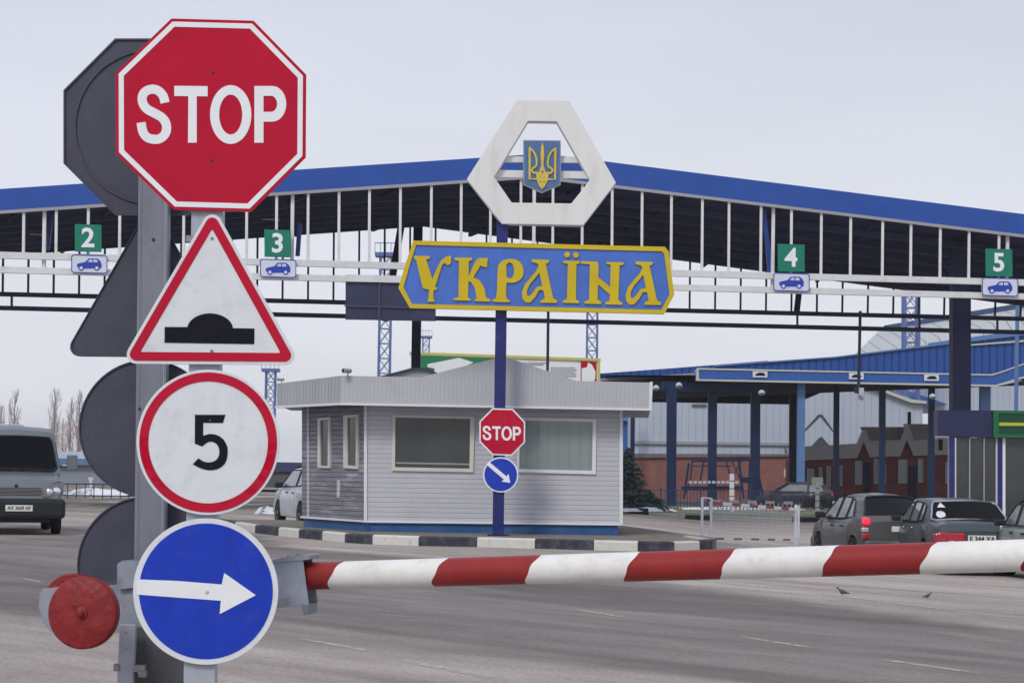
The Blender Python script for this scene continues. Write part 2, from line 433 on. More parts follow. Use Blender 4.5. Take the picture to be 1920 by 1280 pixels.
# ================================================================== SETTING
def axis(*segs):
    out = []
    for a, b, st in segs:
        x = a
        while x < b - 1e-6: out.append(x); x += st
    out.append(segs[-1][1]); return out
def sheet(xs, ys, dz, cut=None):
    m = MB(); rows = [[Vector((x, y, gz(x, y) + dz)) for x in xs] for y in ys]
    m.grid(rows); return m
xs = axis((-2000, -400, 400), (-400, -60, 85), (-60, 60, 1.5), (60, 400, 85), (400, 2000, 400))
ys = axis((-60, 10, 35), (10, 60, 2), (60, 200, 20), (200, 1000, 200), (1000, 2400, 700))

def soil_mat():
    m = bpy.data.materials.new('dry verge soil'); m.use_nodes = True; t = m.node_tree; N, L = t.nodes, t.links
    b = N['Principled BSDF']; b.inputs['Roughness'].default_value = .95
    tcn = N.new('ShaderNodeTexCoord'); mp = N.new('ShaderNodeMapping'); mp.inputs['Scale'].default_value = (.35, .12, 1)
    L.new(tcn.outputs['Object'], mp.inputs[0])
    n1 = N.new('ShaderNodeTexNoise'); n1.inputs['Scale'].default_value = 1.2; n1.inputs['Detail'].default_value = 8; L.new(mp.outputs[0], n1.inputs['Vector'])
    r = N.new('ShaderNodeValToRGB'); E = r.color_ramp.elements
    E[0].position = .3; E[0].color = (.10, .085, .06, 1); E[1].position = .58; E[1].color = (.30, .27, .21, 1)
    q = E.new(.45); q.color = (.17, .15, .095, 1)
    q = E.new(.64); q.color = (.55, .54, .54, 1)
    L.new(n1.outputs['Fac'], r.inputs[0]); L.new(r.outputs[0], b.inputs['Base Color']); return m
sheet(xs, ys, -0.03).build('ground', soil_mat(), kind='structure', smoothed=60, fix=False, org=(0, 0, 0))

def asphalt_mat(nm='dusty asphalt', k=1.0):
    m = bpy.data.materials.new(nm); m.use_nodes = True; t = m.node_tree; N, L = t.nodes, t.links
    b = N['Principled BSDF']; b.inputs['Roughness'].default_value = .88; b.inputs['Specular IOR Level'].default_value = .3
    tcn = N.new('ShaderNodeTexCoord')
    def noise(scale, st, det=6, rough=.6, dist=0):
        mp = N.new('ShaderNodeMapping'); mp.vector_type = 'TEXTURE'; mp.inputs['Rotation'].default_value = (0, 0, R(-52)); mp.inputs['Scale'].default_value = [1 / q_ for q_ in st]; L.new(tcn.outputs['Object'], mp.inputs[0])
        n = N.new('ShaderNodeTexNoise'); n.inputs['Scale'].default_value = scale; n.inputs['Detail'].default_value = det
        n.inputs['Roughness'].default_value = rough; n.inputs['Distortion'].default_value = dist
        L.new(mp.outputs[0], n.inputs['Vector']); return n.outputs['Fac']
    a = noise(1.0, (.07, .42, 1), 7, .62, .5)         # wheel tracks and washed bands along the road
    c = noise(22, (1, 1, 1), 8, .8)                # aggregate
    d = noise(1.7, (.5, 1.3, 1), 5, .6)
    r = N.new('ShaderNodeValToRGB'); E = r.color_ramp.elements
    E[0].position = .33; E[0].color = (.160 * k, .142 * k, .132 * k, 1); E[1].position = .66; E[1].color = (.325 * k, .292 * k, .268 * k, 1)
    q = E.new(.47); q.color = (.238 * k, .212 * k, .196 * k, 1)
    L.new(a, r.inputs[0])
    r2 = N.new('ShaderNodeMapRange'); r2.inputs[1].default_value = .3; r2.inputs[2].default_value = .7; r2.inputs[3].default_value = .58; r2.inputs[4].default_value = 1.38
    L.new(c, r2.inputs[0])
    r3 = N.new('ShaderNodeMapRange'); r3.inputs[1].default_value = .3; r3.inputs[2].default_value = .7; r3.inputs[3].default_value = .86; r3.inputs[4].default_value = 1.12
    L.new(d, r3.inputs[0])
    mm = N.new('ShaderNodeMath'); mm.operation = 'MULTIPLY'; L.new(r2.outputs[0], mm.inputs[0]); L.new(r3.outputs[0], mm.inputs[1])
    wa = N.new('ShaderNodeAttribute'); wa.attribute_name = 'wear'
    wn = N.new('ShaderNodeMath'); wn.operation = 'MULTIPLY_ADD'; L.new(a, wn.inputs[0]); wn.inputs[1].default_value = .9; wn.inputs[2].default_value = -.45
    wq = N.new('ShaderNodeMath'); wq.operation = 'ADD'; wq.use_clamp = True; L.new(wa.outputs['Fac'], wq.inputs[0]); L.new(wn.outputs[0], wq.inputs[1])
    wc = N.new('ShaderNodeMix'); wc.data_type = 'RGBA'; L.new(wq.outputs[0], wc.inputs['Factor'])
    wc.inputs['A'].default_value = (.80, .775, .79, 1); wc.inputs['B'].default_value = (1.58, 1.54, 1.50, 1)
    wm = N.new('ShaderNodeVectorMath'); wm.operation = 'MULTIPLY'; L.new(r.outputs[0], wm.inputs[0]); L.new(wc.outputs['Result'], wm.inputs[1])
    v = N.new('ShaderNodeVectorMath'); v.operation = 'SCALE'; L.new(wm.outputs[0], v.inputs[0]); L.new(mm.outputs[0], v.inputs['Scale'])
    # thin cracks
    mp = N.new('ShaderNodeMapping'); mp.inputs['Scale'].default_value = (.22, .5, 1); L.new(tcn.outputs['Object'], mp.inputs[0])
    nd = N.new('ShaderNodeTexNoise'); nd.inputs['Scale'].default_value = 2; L.new(mp.outputs[0], nd.inputs['Vector'])
    ad = N.new('ShaderNodeVectorMath'); ad.operation = 'ADD'; L.new(mp.outputs[0], ad.inputs[0]); L.new(nd.outputs['Color'], ad.inputs[1])
    vo = N.new('ShaderNodeTexVoronoi'); vo.feature = 'DISTANCE_TO_EDGE'; vo.inputs['Scale'].default_value = .55; L.new(ad.outputs[0], vo.inputs['Vector'])
    cr = N.new('ShaderNodeMapRange'); cr.inputs[1].default_value = 0; cr.inputs[2].default_value = .006; cr.inputs[3].default_value = .88; cr.inputs[4].default_value = 1; L.new(vo.outputs['Distance'], cr.inputs[0])
    v2 = N.new('ShaderNodeVectorMath'); v2.operation = 'SCALE'; L.new(v.outputs[0], v2.inputs[0]); L.new(cr.outputs[0], v2.inputs['Scale'])
    L.new(v2.outputs[0], b.inputs['Base Color'])
    bp = N.new('ShaderNodeBump'); bp.inputs['Distance'].default_value = .008; L.new(c, bp.inputs['Height']); L.new(bp.outputs[0], b.inputs['Normal'])
    return m
M_asph = asphalt_mat()
YL, YR = gnd(120, 950).y, gnd(1250, 969).y       # far kerb of the road, left and right
def wear_at(x, y):
    # how far the paving is worn pale: old paving past the white line and along the far kerb, and the dusty near lane
    p = Vector((x, y, gz(x, y))); l = CM.transposed() @ (p - C0)
    if l.z > -1: return .6
    px, py = 960 + F * l.x / -l.z, 640 - F * l.y / -l.z
    ub = lin2([(-400, 1000), (0, 1006), (330, 1004), (480, 1000), (560, 1030), (900, 1052), (1240, 1092), (1500, 1127), (1920, 1186), (2600, 1290)], px)
    lb_ = lin2([(-400, 1120), (0, 1150), (560, 1172), (900, 1212), (1300, 1262), (1920, 1345)], px)
    sft = 14 + max(0, py - 1050) * .25
    return max(ss((ub - py) / 16 + .5), .80 * ss((py - lb_) / (sft * 2) + .5))
def lin2(pts, x):
    if x <= pts[0][0]: return pts[0][1]
    for a, b in zip(pts, pts[1:]):
        if x <= b[0]: return a[1] + (b[1] - a[1]) * (x - a[0]) / (b[0] - a[0])
    return pts[-1][1]
def road_sheet():
    m = MB(); X = axis((-60, -16, 4), (-16, 16, .4), (16, 60, 4)); rows = []
    YS = axis((-20, 10, 6), (10, 20, .4), (20, 64, .5))
    for y in YS: rows.append([Vector((x, y, gz(x, y))) for x in X])
    for k in range(1, 9):
        rows.append([Vector((x, 64 + (YL + (YR - YL) * ss((x + 8) / 12) - 64) * k / 8, gz(x, 80))) for x in X])
    m.grid(rows)
    o = m.build('road', M_asph, kind='structure', smoothed=60, fix=False, org=(0, 0, 0))
    at_ = o.data.attributes.new('wear', 'FLOAT', 'POINT')
    for i, v in enumerate(o.data.vertices): at_.data[i].value = wear_at(v.co.x, v.co.y)
road_sheet()
# customs yard beyond the lawn
m = MB(); y0, y1 = gnd(1400, 950).y, 330
m.grid([[Vector((x, y, -.45 + .004)) for x in (6, 60, 130)] for y in (y0 + 8, 160, y1)])
m.build('yard_pavement', M_asph, kind='structure', fix=False, org=(0, 0, 0))

# worn markings on the road
def paint_mat():
    m = bpy.data.materials.new('worn road paint'); m.use_nodes = True; N, L = m.node_tree.nodes, m.node_tree.links
    b = N['Principled BSDF']; b.inputs['Roughness'].default_value = .9; b.inputs['Base Color'].default_value = (.52, .50, .44, 1)
    tcn = N.new('ShaderNodeTexCoord'); n = N.new('ShaderNodeTexNoise'); n.inputs['Scale'].default_value = 9; n.inputs['Detail'].default_value = 8; n.inputs['Roughness'].default_value = .75
    L.new(tcn.outputs['Object'], n.inputs['Vector'])
    q = N.new('ShaderNodeMapRange'); q.inputs[1].default_value = .36; q.inputs[2].default_value = .60; q.inputs[3].default_value = 0; q.inputs[4].default_value = 1.0; L.new(n.outputs['Fac'], q.inputs[0])
    ed = N.new('ShaderNodeAttribute'); ed.attribute_name = 'edge'; mu = N.new('ShaderNodeMath'); mu.operation = 'MULTIPLY'
    L.new(q.outputs[0], mu.inputs[0]); L.new(ed.outputs['Fac'], mu.inputs[1]); L.new(mu.outputs[0], b.inputs['Alpha']); return m
M_paint = paint_mat()
mk_all = MB(); edge_v = []
for a, b, wpx, kk_ in [((1072, 1141), (1176, 1158), .13, .9), ((560, 1196), (700, 1222), .13, 1), ((1386, 1193), (1528, 1215), .11, 1), ((1645, 1235), (1842, 1263), .13, 1),
                 ((735, 1234), (955, 1276), .16, 1), ((1236, 1080), (1500, 1107), .22, 1.1), ((1500, 1107), (1960, 1165), .20, .8), ((1640, 1079), (1960, 1102), .30, .9),
                 ((770, 1107), (880, 1113), .14, .5), ((700, 1150), (790, 1158), .14, .4), ((36, 1083), (84, 1092), .12, .8), ((1240, 1205), (1330, 1216), .2, .35), ((1760, 1185), (1900, 1205), .3, .4),
                 ((1175, 990), (1320, 998), .26, 1), ((1180, 975), (1320, 978), .24, .7)]:
    p, q = gnd(*a), gnd(*b); n = 16; d = (q - p); d.z = 0; nn = Vector((-d.y, d.x, 0)).normalized(); rows = []
    for i in range(n + 1):
        c = p.lerp(q, i / n)
        rows.append([Vector((v.x, v.y, gz(v.x, v.y) + .004)) for v in (c - nn * wpx / 2, c - nn * wpx / 4, c, c + nn * wpx / 4, c + nn * wpx / 2)])
        f = min(1, i / 3, (n - i) / 3) * kk_; edge_v += [0, f, f, f, 0]
    mk_all.grid(rows)
mo_ = mk_all.build('road_markings', M_paint, kind='structure', fix=False, org=(0, 0, 0))
at_ = mo_.data.attributes.new('edge', 'FLOAT', 'POINT')
for i, v in enumerate(edge_v): at_.data[i].value = v

# snow left on the verges: low uneven banks
def bank(name, pts, hgt, label, seed, wid=1.0):
    rnd = random.Random(seed); m = MB(); rows = []
    N = 26
    for i in range(N + 1):
        t = i / N; j = t * (len(pts) - 1); k = min(int(j), len(pts) - 2); p = pts[k].lerp(pts[k + 1], j - k)
        hh = hgt * (.75 + .3 * rnd.random()) * math.sin(math.pi * min(1, max(0.02, t * .98 + .01))) ** .4
        ww = wid * (.85 + .25 * rnd.random())
        row = []
        for a in range(7):
            s = a / 6; row.append(Vector((p.x + rnd.uniform(-.1, .1), p.y + (s - .5) * ww * 2, gz(p.x, p.y) + (.10 if p.x > 4 else -.02) + hh * math.sin(math.pi * s))))
        rows.append(row)
    m.grid(rows); return m.build(name, M_snow, smoothed=60, kind='stuff', label=label, cat='snow', fix=False)
bank('snow_bank', [gnd(120, 928), gnd(180, 926), gnd(250, 929)], .35, 'dirty white snow strip below the dark railing beside the van', 3, 3)
bank('snow_bank', [gnd(484, 962), gnd(500, 961), gnd(530, 963)], .24, 'small bright snow heap beside the silver car', 5, 1.2)
bank('snow_bank', [gnd(1165, 962), gnd(1230, 961), gnd(1262, 961)], .16, 'long white snow strip beside the spruce', 6, 2)
bank('snow_bank', [gnd(1275, 957), gnd(1400, 958), gnd(1500, 958)], .14, 'thin white snow strip behind the crowd barrier', 8, 2)
m = MB(); ya, yb = gnd(1250, 968).y, gnd(1250, 957).y
M_lawn = mat('winter grass', (.15, .16, .095), .95, var=.5, scale=.6, dirt=((.30, .27, .19), .8, .8), bump=.03, bscale=8)
m.grid([[Vector((x, y, -.45 * ss((x - 2) / 6.5) + .11)) for x in axis((3.5, 12, .8), (12, 40, 7))] for y in (ya + .25, (ya + yb) / 2, yb + 12)])
m.build('lawn', M_lawn, kind='structure', fix=False, org=(0, 0, 0))

# ================================================================== FOREGROUND SIGNS
YF = 10.0
FP = front(YF)
def bolt(pl, px, py, off, parent, mt, r=.007):
    p = pl.pt(px, py, off); m = MB(); m.lathe(p, pl.n, [(r, 0), (r, .004), (r * .6, .007)], 12); m.build('bolt', mt, parent, smoothed=True)
def base_of(pl, px, py): return pl.pt(px, py, 0)

# --- stop sign letters, in the coordinates of the big sign
def stop_letters(tr):
    S = ribbon(smooth([(931, 582), (922, 540), (885, 506), (840, 506), (806, 530), (800, 572), (822, 615), (872, 640), (922, 668), (943, 712), (935, 757), (905, 785), (865, 789), (824, 775), (803, 740), (797, 693)], 2), 51)
    Tt = [(983, 487), (1170, 489), (1170, 546), (1109, 545), (1109, 806), (1060, 806), (1062, 545), (983, 544)]
    O = [circle(1300, 648, 116, 40, 165), circle(1300, 648, 65, 40, 112)[::-1]]
    P = [[(1433, 488), (1530, 488)] + [(1535 + 77 * math.sin(R(a)), 588 - 100 * math.cos(R(a))) for a in range(0, 181, 15)] + [(1484, 688), (1484, 806), (1433, 806)],
         ([(1484, 543), (1528, 543)] + [(1528 + 33 * math.sin(R(a)), 588 - 45 * math.cos(R(a))) for a in range(15, 166, 25)] + [(1528, 633), (1484, 633)])[::-1]]
    return [[tr(S)], [tr(Tt)], [tr(O[0]), tr(O[1])], [tr(P[0]), tr(P[1])]]

def stop_sign(pl, octo, w1, w2, tr, label, off, post_off, group=None, bolts=()):
    cx = sum(p[0] for p in octo) / 8; by = max(p[1] for p in octo)
    t = T('stop_sign', label, 'road sign', base_of(pl, cx, by), group)
    MB().trace(pl, octo, off, off + .012).build('panel', M_red, t, bevel=.002)
    r0, r1 = inset(octo, w1), inset(octo, w1 + w2)
    MB().trace(pl, [r0, r1[::-1]], off + .012, off + .0145).build('border', M_white2, t)
    m = MB()
    for l in stop_letters(tr): m.trace(pl, l, off + .012, off + .015)
    m.build('lettering', M_white2, t)
    for b in bolts: bolt(pl, b[0], b[1], off + .012, t, M_bolt2)
    return t
octo = [(322, 36), (476, 40), (574.5, 141), (573.5, 296), (471, 398), (326, 394), (218, 289), (217.5, 137)]
stop_sign(FP, octo, 6, 9.5, Z1, 'large red octagonal STOP sign at the top of the nearest post', 0, 0, 'signs on the nearest post', [(399.5, 136), (397, 301)])

# triangle: speed hump
tri = [(399, 384), (565, 684.5), (225, 682)]
t = T('warning_sign', 'white triangular speed hump warning sign with red edge, below the large STOP sign', 'road sign', base_of(FP, 399, 684), 'signs on the nearest post')
MB().trace(FP, rounded(tri, 18), 0, .012).build('panel', M_white, t, bevel=.002)
MB().trace(FP, [rounded(inset(tri, 6), 12), rounded(inset(tri, 22.5), 2)[::-1]], .012, .0145).build('border', M_red, t)
hump = Z8([(929, 699), (1058, 700)]) + Z8([(1184 + 130 * math.cos(R(a)), 715 - 92 * math.sin(R(a))) for a in range(165, 14, -10)]) + Z8([(1312, 706), (1433, 708), (1432, 796), (928, 788)])
MB().trace(FP, hump, .012, .0145).build('pictogram', M_black, t)
bolt(FP, 397.5, 447, .012, t, M_bolt); bolt(FP, 397, 658, .012, t, M_bolt)

# round speed limit
t = T('speed_limit_sign', 'round white speed limit sign with red ring and black 5', 'road sign', base_of(FP, 391, 965), 'signs on the nearest post')
MB().trace(FP, circle(390.5, 829, 134, 72, 136), 0, .012).build('panel', M_white, t, bevel=.002)
MB().trace(FP, [circle(391, 829, 129, 72, 131), circle(391, 829, 112, 72, 114)[::-1]], .012, .0145).build('border', M_red, t)
five = Z4([(1099, 412), (1270, 412), (1256, 458), (1145, 457), (1145, 529)] + smooth([(1145, 529), (1195, 516), (1250, 537), (1281, 585), (1284, 625), (1274, 680), (1238, 714), (1186, 726), (1135, 715), (1087, 690)], 1)
          + smooth([(1118, 656), (1150, 677), (1192, 680), (1226, 662), (1238, 628), (1232, 588), (1205, 563), (1172, 563), (1140, 590)], 1) + [(1098, 574)])
MB().trace(FP, five, .012, .0145).build('numeral', M_black, t)
bolt(FP, 394, 788, .0145, t, M_bolt, .004); bolt(FP, 396, 874, .0145, t, M_bolt2, .004)

# blue keep right
t = T('direction_sign', 'large round blue sign with white arrow pointing right, lowest on the nearest post', 'road sign', base_of(FP, 386, 1245), 'signs on the nearest post')
MB().trace(FP, circle(386.3, 1108, 136, 72, 137), 0, .012).build('panel', M_white, t, bevel=.002)
MB().trace(FP, circle(386.8, 1107.5, 125.3, 72, 127), .012, .0145).build('disc', M_sblue, t)
arr = Z7([(772, 375), (1000, 384), (1250, 404), (1264, 340), (1441, 464), (1238, 570), (1245, 495), (1000, 477), (772, 460)])
MB().trace(FP, arr, .0145, .017).build('arrow', M_white2, t)
m = MB(); p = FP.pt(388, 1109, .0155); m.lathe(p, FP.n, [(.010, 0), (.010, .003), (.006, .007)], 14); m.build('bolt', M_cream, t, smoothed=True)

# the nearest post (rectangular tube) and its clamps
PB = front(YF + .06)
t = T('sign_post', 'pale grey square post carrying the four front-facing signs', 'post', Vector((at(375, 1500, YF).x, YF + .06, 0)), None)
top, bot = PB.pt(395, 120), PB.pt(374, 1425)
bot.z = 0
MB().bar(top, bot, .148, .09, up=(0, 1, 0)).build('shaft', M_post2, t, bevel=.006)
for py in (140, 300, 450, 655, 790, 872, 1040, 1160):
    p = PB.pt(397 - (py - 100) * .022, py); MB().box(p + Vector((0, -.049, 0)), (.19, .007, .03)).build('clamp', M_bolt, t)

# --- rear post with signs facing away
YB = 11.0
BP = front(YB); BS = front(YB + .12)
def away(name, loops, label, off=0, ring=None):
    c = loops; cx = sum(p[0] for p in c) / len(c); by = max(p[1] for p in c)
    t = T(name, label, 'road sign', base_of(BS, cx, by), 'signs facing away on the rear post')
    MB().trace(BS, c, -.012, 0).build('panel', M_back, t, bevel=.002)
    lip = [(cx + (x - cx) * .982, (y - (min(p[1] for p in c) + by) / 2) * .982 + (min(p[1] for p in c) + by) / 2) for x, y in c]
    MB().trace(BS, [c, lip[::-1]], 0, .010).build('folded_edge', M_back, t)
    if ring:
        cx, cy, r = ring
        MB().trace(BS, [circle(cx, cy, r, 64), circle(cx, cy, r - 2.6, 64)[::-1]], 0, .010).build('stiffening_ring', M_cab, t)
    return t
k = 331 / 2; q = k * math.tan(R(22.5))
oc = [(285 - q, 238.5 - k), (285 + q, 238.5 - k), (285 + k, 238.5 - q), (285 + k, 238.5 + q), (285 + q, 238.5 + k), (285 - q, 238.5 + k), (285 - k, 238.5 + q), (285 - k, 238.5 - q)]
away('stop_sign', oc, 'dark grey back of an octagonal sign behind the large red STOP sign', ring=(285, 238.5, 145))
away('warning_sign', rounded([(284, 378), (447, 671), (119, 668)], 18), 'dark grey back of a triangular sign behind the speed hump sign')
away('round_sign', circle(277, 803, 129, 60), 'dark grey back of the round sign beside the speed limit sign')
away('round_sign', circle(275, 1060, 130, 60), 'dark grey back of the lowest round sign, above the red counterweights')
t = T('sign_post', 'darker grey channel post standing behind, with signs facing away', 'post', Vector((at(280, 1500, YB).x, YB, 0)))
a, b = BP.pt(291, 100), BP.pt(277, 1400); b.z = 0
m = MB(); m.bar(a, b, .142, .012, up=(0, 1, 0))
for s in (-1, 1): m.bar(a + Vector((s * .071, .03, 0)), b + Vector((s * .071, .03, 0)), .012, .09, up=(0, 1, 0))
m.build('shaft', M_post, t)
for s in (-1, 1): MB().bar(a + Vector((s * .066, -.009, 0)), b + Vector((s * .066, -.009, 0)), .010, .004, up=(0, 1, 0)).build('edge_lip', M_post2, t)
for px, py in ((287.5, 449), (261, 766), (284, 870)):
    bolt(BP, px, py, .008, t, M_bolt2, .008)

# ================================================================== BARRIER
t = T('boom_barrier', 'red and white striped boom barrier lowered across the road, with red counterweights', 'barrier', Vector((at(290, 1500, 10.6).x, 10.6, 0)))
GP = front(10.55)
b0, b1 = at(560, 1080, 10.45), at(2150, 1034, 8.55)
ax = (b1 - b0); Lb = ax.length; ad = ax.normalized()
def tx(px):                                   # along-axis parameter whose projection is px
    lo, hi = 0, Lb
    for _ in range(40):
        mid = (lo + hi) / 2; p = b0 + ad * mid; l = CM.transposed() @ (p - C0); x = 960 + F * l.x / -l.z
        if x < px: lo = mid
        else: hi = mid
    return lo
cuts = [0] + [tx(x) for x in (634, 829, 1004, 1189, 1369, 1559, 1742, 1932)] + [Lb]
up = Vector((0, 0, 1)); sa = ad.cross(up).normalized(); sb = sa.cross(ad)
m = MB(); n = 40; rad = .066
for ci, c in enumerate(cuts):
    sl = .62 if 0 < ci < len(cuts) - 1 else 0
    for i in range(n):
        a_ = 2 * math.pi * i / n; off = sb * math.sin(a_) * rad + sa * math.cos(a_) * rad
        m.v.append(b0 + ad * (c + sl * math.sin(a_) * rad + .004 * math.sin(5 * a_ + ci) * (sl > 0)) + off)
for ci in range(len(cuts) - 1):
    for i in range(n):
        m.f.append([ci * n + i, ci * n + (i + 1) % n, (ci + 1) * n + (i + 1) % n, (ci + 1) * n + i]); m.mi.append(ci % 2)
m.f.append(list(range(n))); m.mi.append(0); m.f.append([(len(cuts) - 1) * n + i for i in range(n)]); m.mi.append(1)
m.build('boom', [M_bred, M_bwhite], t, smoothed=True)
# bracket that grips the boom: two side plates, a top lip, a bottom tab
BF = through(at(440, 1100, 10.42), at(575, 1090, 10.33))
MB().trace(BF, [(440, 1058), (515, 1050), (568, 1042), (580, 1134), (520, 1139), (440, 1150)], 0, .008).build('bracket_plate', M_grey, t, bevel=.002)
MB().trace(BF, [(440, 1058), (515, 1050), (568, 1042), (580, 1134), (520, 1139), (440, 1150)], -.13, -.122).build('bracket_plate', M_grey, t, bevel=.002)
MB().trace(BF, [(440, 1055), (516, 1048), (574, 1038), (582, 1040), (581, 1048), (568, 1050), (516, 1054), (440, 1061)], -.14, .014).build('bracket_lip', M_grey, t, bevel=.002)
MB().trace(BF, [(566, 1130), (580, 1132), (579, 1151), (571, 1152)], -.12, .012).build('bracket_tab', M_post, t, bevel=.002)
for px, py in ((541, 1047), (560, 1043), (530, 1050)):
    p = BF.pt(px, py, -.05); MB().lathe(p, (0, 0, 1), [(.012, 0), (.012, .012), (.006, .016)], 8).build('bolt', M_bolt, t)
# beam from the counterweights to the bracket
B2 = through(at(60, 1145, 10.75), at(520, 1095, 10.45))
MB().trace(B2, [(190, 1095), (455, 1063), (455, 1145), (190, 1190)], -.01, 0).build('beam', M_grey, t, bevel=.003)
MB().trace(B2, [(190, 1095), (455, 1063), (455, 1145), (190, 1190)], -.25, -.24).build('beam', M_grey, t, bevel=.003)
MB().trace(B2, [(64, 1105), (110, 1100), (240, 1096), (240, 1160), (120, 1192), (82, 1188), (66, 1170), (57, 1140), (58, 1118)], -.17, -.09).build('counterweight_arm', M_grey, t, bevel=.006)
MB().trace(B2, [(190, 1088), (226, 1085), (226, 1094), (190, 1098)], -.23, 0.0).build('beam_lip', M_cab, t)
# pivot housing behind the signs
MB().trace(B2, rounded([(224, 1053), (262, 1050), (262, 1100), (224, 1104)], 8), -.06, .03).build('pivot_housing', M_grey, t, bevel=.004)
MB().trace(B2, [(230, 1050), (252, 1048), (254, 1054), (231, 1057)], -.03, .02).build('pivot_cap', M_post, t)
# pedestal
m = MB(); p0 = at(303, 1175, 10.62)
m.box((p0.x, 10.72, p0.z / 2), (.26, .24, p0.z)); m.build('pedestal', M_cab, t, bevel=.006)
p1 = at(241, 1170, 10.5)
MB().bar(p1, Vector((p1.x - .015, 10.5, 0)), .078, .05, up=(0, 1, 0)).build('support_leg', M_post2, t, bevel=.003)
for px, py in ((236, 1185), (236, 1215), (237, 1250)):
    p = at(px, py, 10.474); MB().lathe(p, (0, -1, 0), [(.004, 0), (.004, .003)], 8).build('rivet', M_bolt, t)
for px, py, w_ in ((220, 1250, .03), (262, 1252, .06), (268, 1262, .04)):
    p = at(px, py, 10.49); MB().box(p, (w_, .05, .034)).build('hinge_block', M_bolt, t, bevel=.003)
# two counterweight discs
def disc(cx, cy, rpx, Y, th=.06):
    c = at(cx, cy, Y); r = rpx * Y / F; m = MB(); axx = Vector((-.16, -1, .02)).normalized()
    m.lathe(c - axx * th, axx, [(r * .96, 0), (r, .008), (r, th - .014), (r * .975, th - .004), (r * .94, th), (r * .2, th + .001), (r * .02, th + .001)], 64)
    q = m.build('counterweight', M_cw, t, smoothed=35)
    h = MB(); h.lathe(c, axx, [(r * .17, 0), (r * .17, .008), (r * .12, .013), (r * .09, .013), (r * .09, .026), (r * .05, .030)], 24)
    ORG[q] = ORG[t]; h.build('hub_bolt', M_cw, q, smoothed=35)
disc(153, 1148.5, 67.5, 10.15)
disc(133, 1133, 58, 10.95)
MB().tube(at(153, 1148, 10.2), at(148, 1144, 10.95), .03).build('axle', M_bolt2, t)

# ================================================================== BOOTH ISLAND
YBT = 44.0
ISL = .15
fl, frr = at(685, 985, YBT + .3), at(1167, 998, YBT - .3)
WF = through(fl, frr)                         # front wall plane
lb = at(565, 975, YBT + 3.2)
WL = through(lb, fl)
# island body and kerb
kpts = [(400, 985), (440, 993), (478, 999), (522, 1004), (560, 1008), (604, 1012), (646, 1017), (698, 1020), (785, 1023), (894, 1025), (1003, 1028), (1113, 1031), (1196, 1033), (1265, 1034), (1312, 1032)]
kb = []
for x, y in kpts:
    d = ray(x, y); kb.append(C0 + d * ((0 - EYE) / d.z))
backY = YBT + 9
top_poly = [Vector((p.x, p.y + .14, ISL)) for p in kb]
ring_ = top_poly + [Vector((kb[-1].x + .6, kb[-1].y + 3, ISL)), Vector((kb[-1].x - 1, backY, ISL)), Vector((kb[0].x, backY, ISL))]
m = MB(); nn = len(ring_)
m.v = [p.copy() for p in ring_] + [Vector((p.x, p.y, -.5)) for p in ring_]
m.f = [list(range(nn))] + [[i, (i + 1) % nn, (i + 1) % nn + nn, i + nn] for i in range(nn)]; m.mi = [0] * len(m.f)
m.build('island_pavement', M_conc, kind='structure', org=(0, 0, 0))
kr = MB()
kk = kb + [Vector((kb[-1].x + .35, kb[-1].y + 1.2, 0)), Vector((kb[-1].x + .1, kb[-1].y + 3.2, 0))]
for i in range(len(kk) - 1):
    a, b = kk[i], kk[i + 1]; d = (b - a).normalized(); nrm = Vector((-d.y, d.x, 0))
    if nrm.y < 0 and i < len(kb) - 1: nrm = -nrm
    a2, b2 = a + d * .006, b - d * .006
    z1 = ISL + .035
    prof = [(0, -.55), (0, z1 - .03), (.03, z1), (.145, z1), (.145, -.55)]
    vs = [e + nrm * o + Vector((0, 0, z)) for e in (a2, b2) for o, z in prof]
    fs = [[0, 1, 2, 3, 4][::-1], [5, 6, 7, 8, 9]] + [[j, j + 1, j + 6, j + 5] for j in range(4)]
    kr.add(vs, fs, 0 if (i % 2 == 0) else 1)
# painted stones alternate black (even) and white (odd)
kr.build('kerb', [M_kb, M_kw], kind='structure', label='black and white painted kerb stones round the booth island', org=(0, 0, 0))

booth = T('guard_booth', 'grey sided guard booth with gabled roof band and blue plinth', 'booth', Vector(((fl.x + frr.x) / 2, fl.y, ISL)))
def plinth_line(x): return 983 + (x - 685) * (14 / 475)
# walls
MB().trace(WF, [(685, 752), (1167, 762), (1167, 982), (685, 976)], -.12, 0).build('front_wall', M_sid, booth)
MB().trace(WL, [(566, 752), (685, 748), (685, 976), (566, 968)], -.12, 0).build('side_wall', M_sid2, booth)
m = MB(); rb = Vector((frr.x + .2, backY - 3.4, 0)); lbk = Vector((lb.x, backY - 3.4, 0))
m.add([Vector((frr.x, frr.y + .12, ISL + .17)), Vector((rb.x, rb.y, ISL + .17)), Vector((rb.x, rb.y, 2.65)), Vector((frr.x, frr.y + .12, 2.65)), Vector((lb.x + .1, lb.y, ISL)), Vector((lbk.x + .1, lbk.y, ISL)), Vector((lbk.x + .1, lbk.y, 2.65)), Vector((lb.x + .1, lb.y, 2.65))],
      [[0, 1, 2, 3], [4, 5, 6, 7], [1, 5, 6, 2]])
m.build('rear_wall', M_sid, booth)
MB().box((frr.x - .16, (frr.y + rb.y) / 2 + .1, ISL + .08), (.1, rb.y - frr.y - .1, .2)).build('plinth', M_plinth, booth)
